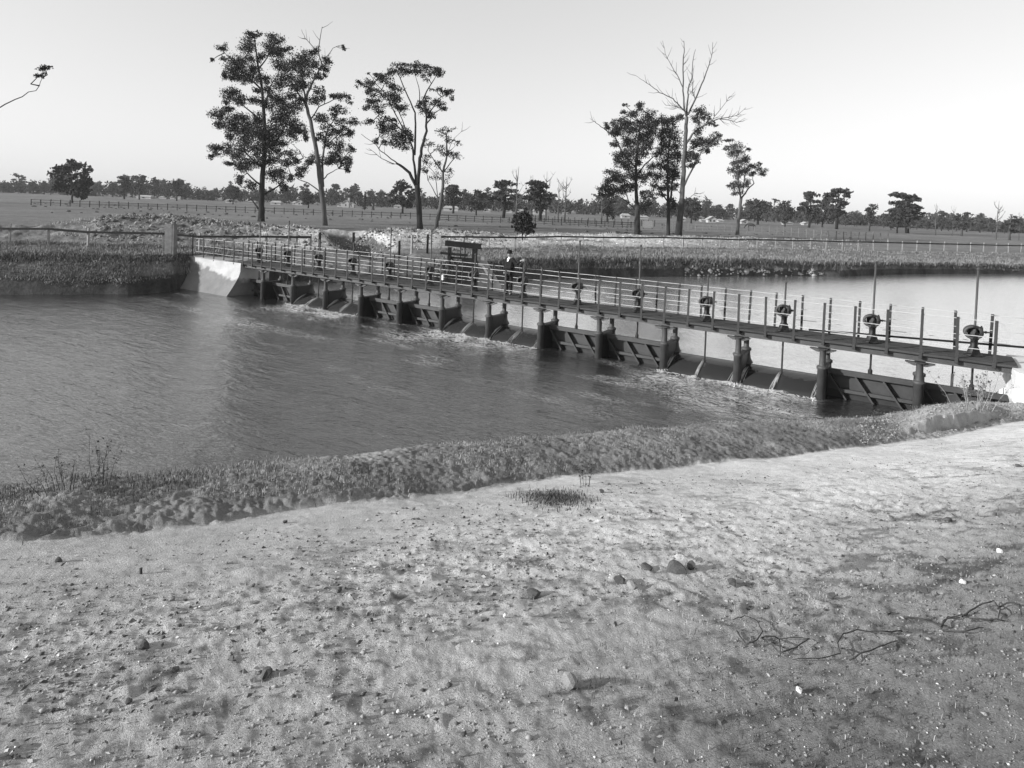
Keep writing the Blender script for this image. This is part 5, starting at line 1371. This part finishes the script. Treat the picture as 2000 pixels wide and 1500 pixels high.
ST = [(1112, 1340, 34, 30, 'stone', 'largest stone in the foreground, pale and wedge-shaped, low centre'), (520, 1325, 30, 22, 'stone_dark', 'big dark clod left of centre in the foreground'), (660, 1156, 16, 10, 'stone_dark', 'dark clod with a long shadow near the track, left of centre'),
      (495, 1147, 8, 8, 'stone_dark', 'small upright dark clod left of the shadowed clod'), (336, 1174, 14, 9, 'stone', 'pale stone with a dark right side, left foreground'), (115, 1098, 15, 10, 'stone_dark', 'dark clod on the sand at the far left'), (284, 1264, 28, 16, 'stone_dark', 'wide dark clod at the left of the foreground'),
      (557, 1022, 11, 7, 'stone_dark', 'dark clod on the worn sand below the grassy verge'), (252, 1373, 16, 10, 'stone_dark', 'small dark clod in the lower left corner area'), (340, 1313, 20, 10, 'stone_dark', 'flat dark clod below the wide dark clod'), (796, 1108, 12, 8, 'stone_dark', 'small dark clod left of the ragged clods'),
      (1210, 1140, 28, 16, 'stone_dark', 'left of the ragged clods right of centre'), (1235, 1150, 24, 15, 'stone', 'middle one of the ragged clods right of centre'), (1262, 1112, 30, 14, 'stone_dark', 'flat one behind the ragged clods right of centre'), (1322, 1120, 38, 26, 'stone_dark', 'tallest of the ragged clods right of centre'), (1350, 1112, 24, 16, 'stone_dark', 'rightmost of the ragged clods right of centre'),
      (1040, 1168, 34, 14, 'stone_dark', 'half-buried dark clod above the largest stone'), (1879, 1140, 14, 11, 'stone_white', 'white stone near the right edge, above the dead twigs'), (1953, 1080, 11, 9, 'stone_white', 'small white stone at the right edge'), (985, 1208, 7, 9, 'stone_white', 'small white stone above the largest stone'),
      (778, 1397, 9, 8, 'stone_white', 'small white pebble near the bottom edge, left of centre'), (838, 1402, 8, 7, 'stone_white', 'small white pebble right of another near the bottom edge'), (1840, 1096, 16, 10, 'stone_dark', 'dark clod left of the small white stone at the right'), (1625, 1170, 20, 13, 'stone_dark', 'dark clod above the dead twigs, right foreground'),
      (1430, 1145, 20, 12, 'stone_dark', 'dark clod right of the ragged clods'), (1805, 1158, 26, 10, 'stone_dark', 'flat dark clod left of the white stone near the right edge'), (905, 1012, 8, 5, 'stone_dark', 'small dark clod on the sand near the weedy smudge of shadow'), (1175, 962, 14, 6, 'stone_dark', 'flat dark clod right of the weedy smudge of shadow'),
      (1850, 1018, 18, 8, 'stone_dark', 'dark clod on the bright sand at the right'), (1270, 1000, 10, 6, 'stone_dark', 'small clod on the bright sand right of centre'), (1990, 912, 12, 6, 'stone_dark', 'dark clod at the right edge of the bright sand'), (1560, 1355, 14, 10, 'stone_white', 'pale stone low at the right among the dead grass')]
for i, (x, y, wd, ht, mm, lab) in enumerate(ST):
    P, dep = on_near(x, y)
    s = dep / F
    o = link('stone' if mm != 'stone_dark' else 'clod', RK[(i % 4, mm)], None, (P[0], P[1], P[2] + ht * s * 0.32), random.uniform(0, 6.28))
    o.scale = (wd * s * 0.56, wd * s * 0.5, ht * s * 0.62)
    tag(o, lab, 'stone' if mm != 'stone_dark' else 'clod')
P, dep = on_near(275, 1121); m = MB(); m.box((-0.006, -0.006, -0.03), (0.006, 0.006, 12 * dep / F))
tag(m.build('peg', 'twig', loc=tuple(P)), 'thin upright dark peg in the sand, left foreground', 'peg')
# scattered small stones, far too many to count
def scatter(n, umin, umax, qmin, qmax, rg_, pw=1.0):
    out = []
    u = rg_.uniform(umin, umax, n); q = qmin + (qmax - qmin) * rg_.random(n) ** pw
    j = np.clip(np.searchsorted(U, u), 0, len(U) - 1)
    qcol = NEAR_Q[:, 0]
    fi = np.interp(q, qcol, np.arange(len(qcol)))
    i0 = np.clip(fi.astype(int), 0, len(qcol) - 2); f = fi - i0
    d = NEAR_D[i0, j] * (1 - f) + NEAR_D[i0 + 1, j] * f
    z = NEAR_Z[i0, j] * (1 - f) + NEAR_Z[i0 + 1, j] * f
    X_, Y_ = world_uv(u, d)
    return np.stack([X_, Y_, z], 1), d
rg = np.random.default_rng(5)
octa = np.array([(1, 0, 0), (0, 1, 0), (-1, 0, 0), (0, -1, 0), (0, 0, 1), (0, 0, -1)], float)
of = np.array([(0, 1, 4), (1, 2, 4), (2, 3, 4), (3, 0, 4), (1, 0, 5), (2, 1, 5), (3, 2, 5), (0, 3, 5)])
def pebbles(name, n, args, smin, smax, material, keep=None):
    C_, d = scatter(n, *args[:4], rg, args[4] if len(args) > 4 else 1.0)
    if keep is not None:
        k_ = keep(C_); C_ = C_[k_]; n = len(C_)
    s = smin * (smax / smin) ** (rg.random((n, 1, 1)) ** 2.2)
    V = octa[None] * s * rg.uniform(0.6, 1.3, (n, 6, 1)) * np.array([1, 1, 0.55])
    a = rg.uniform(0, 6.28, n); ca, sa = np.cos(a), np.sin(a)
    Rm = np.zeros((n, 3, 3)); Rm[:, 0, 0] = ca; Rm[:, 0, 1] = -sa; Rm[:, 1, 0] = sa; Rm[:, 1, 1] = ca; Rm[:, 2, 2] = 1
    V = np.einsum('nij,nkj->nki', Rm, V) + C_[:, None, :] + np.array([0, 0, 0.3]) * s
    Fq = (of[None] + 6 * np.arange(n)[:, None, None]).reshape(-1, 3)
    return tag(big_mesh(name, V.reshape(-1, 3), Fq, material, kind=None, smooth=False), kind='stuff')
clump = lambda C_: fbm(C_[:, 0], C_[:, 1], 1.1, 4, 17, 0.6) > -0.02
pebbles('gravel', 18000, (-1.1, 1.1, 0.10, 0.75, 1.0), 0.002, 0.010, 'stone', clump)
pebbles('gravel', 3200, (-1.1, 1.1, 0.10, 0.80, 1.0), 0.0025, 0.016, 'stone_dark', clump)
soft_r = lambda C_: np.array([ud((p[0], p[1], 0))[0] for p in C_]) + 0.9 * fbm(C_[:, 0], C_[:, 1], 0.9, 4, 88) > 0.22
C_p = lambda C_: np.array([ud((p[0], p[1], 0))[0] for p in C_]) > ux(1700)
pebbles('gravel', 6000, (0.4, 1.1, 1.0, 2.0, 1.0), 0.006, 0.035, 'stone', C_p)
pebbles('gravel', 7000, (-0.2, 1.0, 0.08, 0.60, 1.2), 0.0025, 0.010, 'stone', soft_r)
pebbles('gravel', 6000, (-0.2, 1.0, 0.08, 0.60, 1.2), 0.0025, 0.010, 'stone_dark', soft_r)
pebbles('clods', 900, (-1.1, 1.1, 0.10, 0.85, 1.0), 0.005, 0.018, 'clod_soil')
pebbles('gravel', 600, (-1.1, 1.1, 0.12, 0.95, 1.0), 0.002, 0.009, 'stone_white')
# dead leaves, bark flakes and straw blown over the sand
def flakes(n, args, lmin, lmax, material, keep=None):
    C_, d = scatter(n, *args, rg)
    if keep is not None: C_ = C_[keep(C_)]
    n = len(C_)
    L_ = lmin * (lmax / lmin) ** (rg.random((n, 1)) ** 1.6); a = rg.normal(math.radians(50), 0.9, n)
    dv = np.stack([np.cos(a), np.sin(a), rg.normal(0, 0.22, n)], 1); sv = np.stack([-np.sin(a), np.cos(a), rg.normal(0, 0.3, n)], 1) * L_ * rg.uniform(0.08, 0.28, (n, 1))
    up_ = np.array([0, 0, 1.0]) * L_
    V = np.stack([C_ - dv * L_ * 0.5 + up_ * 0.06, C_ + sv + up_ * rg.uniform(0.05, 0.35, (n, 1)), C_ + dv * L_ * 0.5 + up_ * rg.uniform(0.05, 0.3, (n, 1)), C_ - sv + up_ * 0.05], 1).reshape(-1, 3)
    i = np.arange(n)[:, None] * 4
    tag(big_mesh('leaf_litter', V, np.concatenate([i + np.array([[0, 1, 2]]), i + np.array([[0, 2, 3]])]), material, kind=None, smooth=False), kind='stuff')
lit_k = lambda C_: (fbm((C_[:, 0] * ca_ + C_[:, 1] * sa_) * 0.5, -C_[:, 0] * sa_ + C_[:, 1] * ca_, 0.9, 3, 19) + 0.8 * (rg.random(len(C_)) - 0.5)) > 0.05
flakes(16000, (-1.1, 1.1, 0.08, 0.92), 0.008, 0.045, 'stone_dark', lit_k)
flakes(5000, (-1.1, 1.1, 0.08, 0.92), 0.008, 0.04, 'grass_dry', lit_k)
# grass blades
def blades(name, C_, hmin, hmax, wmin, material, lean=0.5, flat=0.0):
    n = len(C_)
    h = rg.uniform(hmin, hmax, (n, 1)); a = rg.uniform(0, 6.28, n); dirv = np.stack([np.cos(a), np.sin(a), 0 * a], 1)
    sdv = np.stack([-np.sin(a), np.cos(a), 0 * a], 1) * wmin * rg.uniform(0.6, 1.4, (n, 1))
    ln = rg.uniform(0, lean, (n, 1))
    top = C_ + dirv * h * ln + np.array([0, 0, 1]) * h * np.sqrt(np.clip(1 - ln ** 2, 0.05, 1))
    md = C_ + dirv * h * ln * 0.35 + np.array([0, 0, 1]) * h * 0.55
    b = C_ - np.array([0, 0, 0.01])
    V = np.stack([b - sdv, b + sdv, md + sdv * 0.8, top, md - sdv * 0.8], 1).reshape(-1, 3)
    i = np.arange(n)[:, None] * 5
    Fq = np.concatenate([i + np.array([[0, 1, 2, 4]]), i + np.array([[4, 2, 3, 3]])])
    quads = np.concatenate([i + np.array([[0, 1, 2]]), i + np.array([[0, 2, 4]]), i + np.array([[4, 2, 3]])])
    return tag(big_mesh(name, V, quads, material, kind=None, smooth=False), kind='stuff')
def tufts(n, per, args, spread):
    C_, d = scatter(n, *args[:4], rg, args[4] if len(args) > 4 else 1.0)
    C_ = np.repeat(C_, per, 0); C_[:, :2] += rg.normal(0, spread, (len(C_), 2))
    return C_
vclump = lambda C_, t_, sd_=71: C_[fbm(C_[:, 0], C_[:, 1], 0.9, 4, sd_) > t_]
blades('grass', vclump(tufts(3800, 9, (-1.2, 1.1, 1.02, 2.0), 0.07), -0.2, 72), 0.006, 0.034, 0.002, 'grass_mid', 1.0)
blades('grass', vclump(tufts(4200, 9, (-1.2, 1.1, 1.0, 1.95), 0.06), 0.06), 0.008, 0.048, 0.002, 'grass_dark', 1.0)
blades('grass', vclump(tufts(7000, 8, (-1.2, 1.1, 1.05, 2.1), 0.06), 0.0, 77), 0.006, 0.032, 0.002, 'grass_dry', 1.0)
blades('grass', tufts(600, 8, (-1.0, 1.0, 0.10, 0.55, 1.1), 0.05), 0.006, 0.020, 0.0012, 'grass_dry', 1.0)
blades('grass', tufts(900, 9, (0.1, 1.0, 0.08, 0.36, 1.2), 0.05), 0.006, 0.024, 0.0012, 'grass_dark', 1.0)
# low dark blades on the sand edge, standing in for a smudge of shadow
Pw, dw = on_near(1082, 975)
n = 1600; C_ = np.tile(Pw, (n, 1)); e = rg.normal(0, 1, (n, 2))
C_[:, :2] += e[:, :1] * RV[:2] * 0.17 + e[:, 1:] * FW[:2] * 0.16; 
C_[:, 2] = [near_z(*ud((p[0], p[1], 0))) for p in C_]
o = blades('weed_shadow', C_, 0.01, 0.055, 0.003, 'grass_dark', 0.9); del o['kind']
tag(o, 'dark smudge of shadow drawn with low weeds on the sand just below the grassy verge', 'weeds')

def stick_plant(name, label, cat, x, y, stems, hpx, spread, material, leaf=None, seed=0, curve=0.2, r0=1.0, base=None):
    rn_ = random.Random(seed); P, dep = on_near(x, y) if base is None else (base, ud(base)[1])
    s = dep / F
    t = thing(name, label, cat, tuple(P)); st = MB(); lv = []
    rg_ = np.random.default_rng(seed)
    for _ in range(stems):
        a = rn_.uniform(0, 6.28); h = hpx * s * rn_.uniform(0.55, 1.0); sp_ = spread * s * rn_.uniform(0.2, 1)
        b0 = np.array([math.cos(a), math.sin(a), 0]) * sp_ * 0.5; tip = b0 + np.array([math.cos(a), math.sin(a), 0]) * sp_ * 0.6 + np.array([rn_.gauss(0, .02), rn_.gauss(0, .02), h])
        md = (b0 + tip) / 2 + np.array([rn_.gauss(0, curve), rn_.gauss(0, curve), 0]) * h * 0.2
        st.tube([b0 - (0, 0, 0.05), md, tip], [0.006 * r0, 0.004 * r0, 0.0015 * r0], 4)
        for _ in range(6):
            f = rn_.uniform(0.3, 0.95); p = b0 + (tip - b0) * f
            q = p + np.array([rn_.gauss(0, .12), rn_.gauss(0, .12), rn_.uniform(0.05, 0.2)]) * h * 0.8
            st.tube([p, q], [0.003 * r0, 0.001 * r0], 3)
            if leaf: lv.append(leaf_quads(q, np.array([0.03, 0.03, 0.03]) * (h / 0.5), leaf, 0.03 * (h / 0.5), rg_, np.eye(3)))
    st.build('stems', material, t)
    if lv:
        V = np.concatenate(lv); c = big_mesh('leaves', V, np.arange(len(V)).reshape(-1, 4), 'grass_dark', kind=None, smooth=False); c.parent = t
    return t
stick_plant('shrub', 'leafless twiggy shrub in the water at the left bank edge, taller left clump', 'shrub', 130, 957, 12, 85, 70, 'twig', 1, 31, r0=0.45)
stick_plant('shrub', 'leafless twiggy shrub at the left bank edge, upright clump right of another', 'shrub', 195, 947, 9, 110, 30, 'twig', 1, 32, r0=0.45)
stick_plant('shrub', 'bare spreading shrub against the bright water beside the white right abutment', 'shrub', 1905, 800, 16, 74, 90, 'twig_pale', 3, 33, r0=1.3)
stick_plant('sapling', 'small leafy sapling on the verge before the right-hand gates', 'sapling', 1712, 832, 3, 42, 8, 'twig', 8, 34)
stick_plant('sapling', 'small dark upright sapling on the verge beside the weedy smudge of shadow', 'sapling', 1143, 950, 6, 58, 20, 'twig', 7, 35, r0=0.45)
# dead twigs and wire lying in loops at the right
def loops(label, paths, name='dead_branch', r=0.0042, lift=0.02):
    G = []
    for pth in paths:
        fine = []
        for a, b in zip(pth[:-1], pth[1:]):
            for q in range(4): fine.append((a[0] + (b[0] - a[0]) * q / 4, a[1] + (b[1] - a[1]) * q / 4))
        fine.append(pth[-1])
        pts = []
        for j, (x, y) in enumerate(fine):
            P, _ = on_near(1300 + x / 2.143, 750 + y / 2.143)
            P[2] += lift * (0.6 + 0.8 * math.sin(math.pi * j / (len(fine) - 1))) + random.gauss(0, 0.002); pts.append(P)
        G.append(pts)
    o0 = G[0][0]
    t = thing(name, label, 'branch', tuple(o0))
    for pts in G:
        m = MB(); n_ = len(pts); m.tube([p - o0 for p in pts], [r * (1 - 0.5 * i / n_) for i in range(n_)], 5); m.build('stem', 'twig', t, True)
loops('dead forked twig lying in a triangle on the gravel, right foreground', [[(400, 1075), (440, 1110), (480, 1150), (545, 1125), (600, 1090), (540, 1080), (475, 1082)], [(475, 1082), (480, 1150)], [(400, 1075), (475, 1082)], [(300, 1050), (340, 1110), (380, 1095), (405, 1060), (380, 1010), (330, 985), (280, 1000)]])
loops('dead hooked twig curling to the right of the triangular twig', [[(990, 1045), (900, 1055), (800, 1052), (745, 1065), (718, 1110), (730, 1150), (640, 1168), (530, 1165)], [(770, 1170), (860, 1140), (970, 1090)], [(735, 1120), (770, 1150), (800, 1170)]])
loops('tangle of thin dead stems at the right edge of the foreground', [[(1000, 985), (1080, 1005), (1150, 1040), (1180, 1000), (1240, 985), (1290, 1000)], [(1150, 1040), (1165, 1010), (1230, 990)], [(1240, 985), (1310, 945), (1370, 930), (1400, 960), (1390, 1000)], [(1390, 950), (1440, 935), (1480, 945), (1490, 985)], [(1280, 1000), (1350, 1010), (1420, 1000)], [(1160, 1045), (1250, 1060), (1330, 1030)]], r=0.005)

# ------------------------------------------------------------------ far bank: grass, weeds, rubble and tufts in the field
def far_scatter(n, x0, x1, q0, q1, rg_):
    u = rg_.uniform(ux(x0), ux(x1), n); q = rg_.uniform(q0, q1, n)
    j = np.clip(np.searchsorted(UF, u), 0, len(UF) - 1)
    Qc = FQ[:, 0]; fi = np.interp(q, Qc, np.arange(len(Qc))); i0 = np.clip(fi.astype(int), 0, len(Qc) - 2); f = fi - i0
    d = FAR_D[i0, j] * (1 - f) + FAR_D[i0 + 1, j] * f; z = FAR_Z[i0, j] * (1 - f) + FAR_Z[i0 + 1, j] * f
    X_, Y_ = world_uv(u, d)
    return np.stack([X_, Y_, z], 1)
FQ = np.repeat(np.concatenate([np.concatenate([k + np.linspace(0, 1, n_, endpoint=False) for k, n_ in enumerate(cnt)]), 9 + np.geomspace(150, 4500, 50) / 10000])[:, None], 1, 1)
def far_blades(n, per, x0, x1, q0, q1, sp_, hmin, hmax, wd, material, lean=0.7):
    C_ = np.repeat(far_scatter(n, x0, x1, q0, q1, rg), per, 0); C_[:, :2] += rg.normal(0, sp_, (len(C_), 2))
    return blades('grass', C_, hmin, hmax, wd, material, lean)
far_blades(2600, 8, 860, 2100, 1.7, 2.25, 0.12, 0.10, 0.38, 0.02, 'grass_mid', 1.0)
far_blades(1100, 8, 860, 2100, 1.25, 2.0, 0.12, 0.08, 0.40, 0.02, 'grass_dark', 1.0)
far_blades(900, 8, 860, 1500, 1.3, 2.1, 0.12, 0.08, 0.34, 0.02, 'grass_mid', 1.0)
far_blades(3000, 7, 860, 2100, 2.1, 3.4, 0.15, 0.06, 0.22, 0.02, 'grass_mid', 0.9)
far_blades(1800, 7, -150, 470, 1.8, 3.6, 0.12, 0.08, 0.28, 0.015, 'grass_mid', 0.9)
far_blades(800, 8, -150, 470, 1.75, 2.1, 0.10, 0.06, 0.24, 0.012, 'grass_dark', 1.0)
far_blades(900, 8, -150, 400, 1.2, 1.9, 0.10, 0.05, 0.2, 0.012, 'grass_mid', 1.0)
far_blades(1400, 6, 100, 1700, 3.6, 6.5, 0.15, 0.05, 0.25, 0.02, 'grass_dry', 0.9)
# rubble of the spoil mound
def rubble(n, x0, x1, q0, q1, smin, smax, material):
    C_ = far_scatter(n, x0, x1, q0, q1, rg)
    s = smin * (smax / smin) ** (rg.random((n, 1, 1)) ** 2)
    V = octa[None] * s * rg.uniform(0.6, 1.3, (n, 6, 1)) * np.array([1, 1, 0.8]) + C_[:, None, :]
    Fq = (of[None] + 6 * np.arange(n)[:, None, None]).reshape(-1, 3)
    tag(big_mesh('rubble', V.reshape(-1, 3), Fq, material, kind=None, smooth=False), kind='stuff')
rubble(3800, 180, 1500, 4.1, 6.4, 0.04, 0.18, 'stone'); rubble(1500, 180, 1000, 4.1, 6.2, 0.05, 0.30, 'stone_dark'); rubble(900, 500, 1500, 4.2, 6.4, 0.03, 0.14, 'stone_white')
rubble(130, 1340, 1620, 1.0, 1.4, 0.08, 0.3, 'stone')
# pale weeds along the left bank's foot
C_ = np.repeat(far_scatter(260, 85, 275, 1.12, 1.75, rg), 22, 0); C_ += rg.normal(0, 0.10, C_.shape) * np.array([1, 1, 0.8])
blades('weeds', C_, 0.04, 0.14, 0.014, 'grass_mid', 1.0)
# dark tussocks in the paddock
tus = MB()
for i in range(260):
    xx = rg.uniform(60, 1700); dep = rg.uniform(84, 150); P = on_far(xx, dep)
    r = rg.uniform(0.12, 0.38)
    a0 = rg.uniform(0, 6)
    prof_ = [(r, -0.05), (r * 0.85, r * 0.35), (r * 0.4, r * 0.6), (0.01, r * 0.62)]
    tus.lathe([(q * rg.uniform(0.8, 1.2), hh) for q, hh in prof_], tuple(P), 'z', 6)
tag(tus.build('tussocks', 'grass_dark'), kind='stuff')

# ------------------------------------------------------------------ haze: thin even air over the whole flat
hm, ht = newmat('haze')
ho = ht.nodes.new('ShaderNodeOutputMaterial'); hv_ = ht.nodes.new('ShaderNodeVolumePrincipled')
hv_.inputs['Color'].default_value = (0.95, 0.95, 0.95, 1); hv_.inputs['Density'].default_value = HAZE; hv_.inputs['Anisotropy'].default_value = 0.0
ht.links.new(hv_.outputs[0], ho.inputs['Volume'])
MATS['haze'] = hm
m = MB(); m.box((-1000, -1000, -2.7), (1000, 1000, 33.0)); o = m.build('haze', 'haze'); tag(o, kind='stuff')
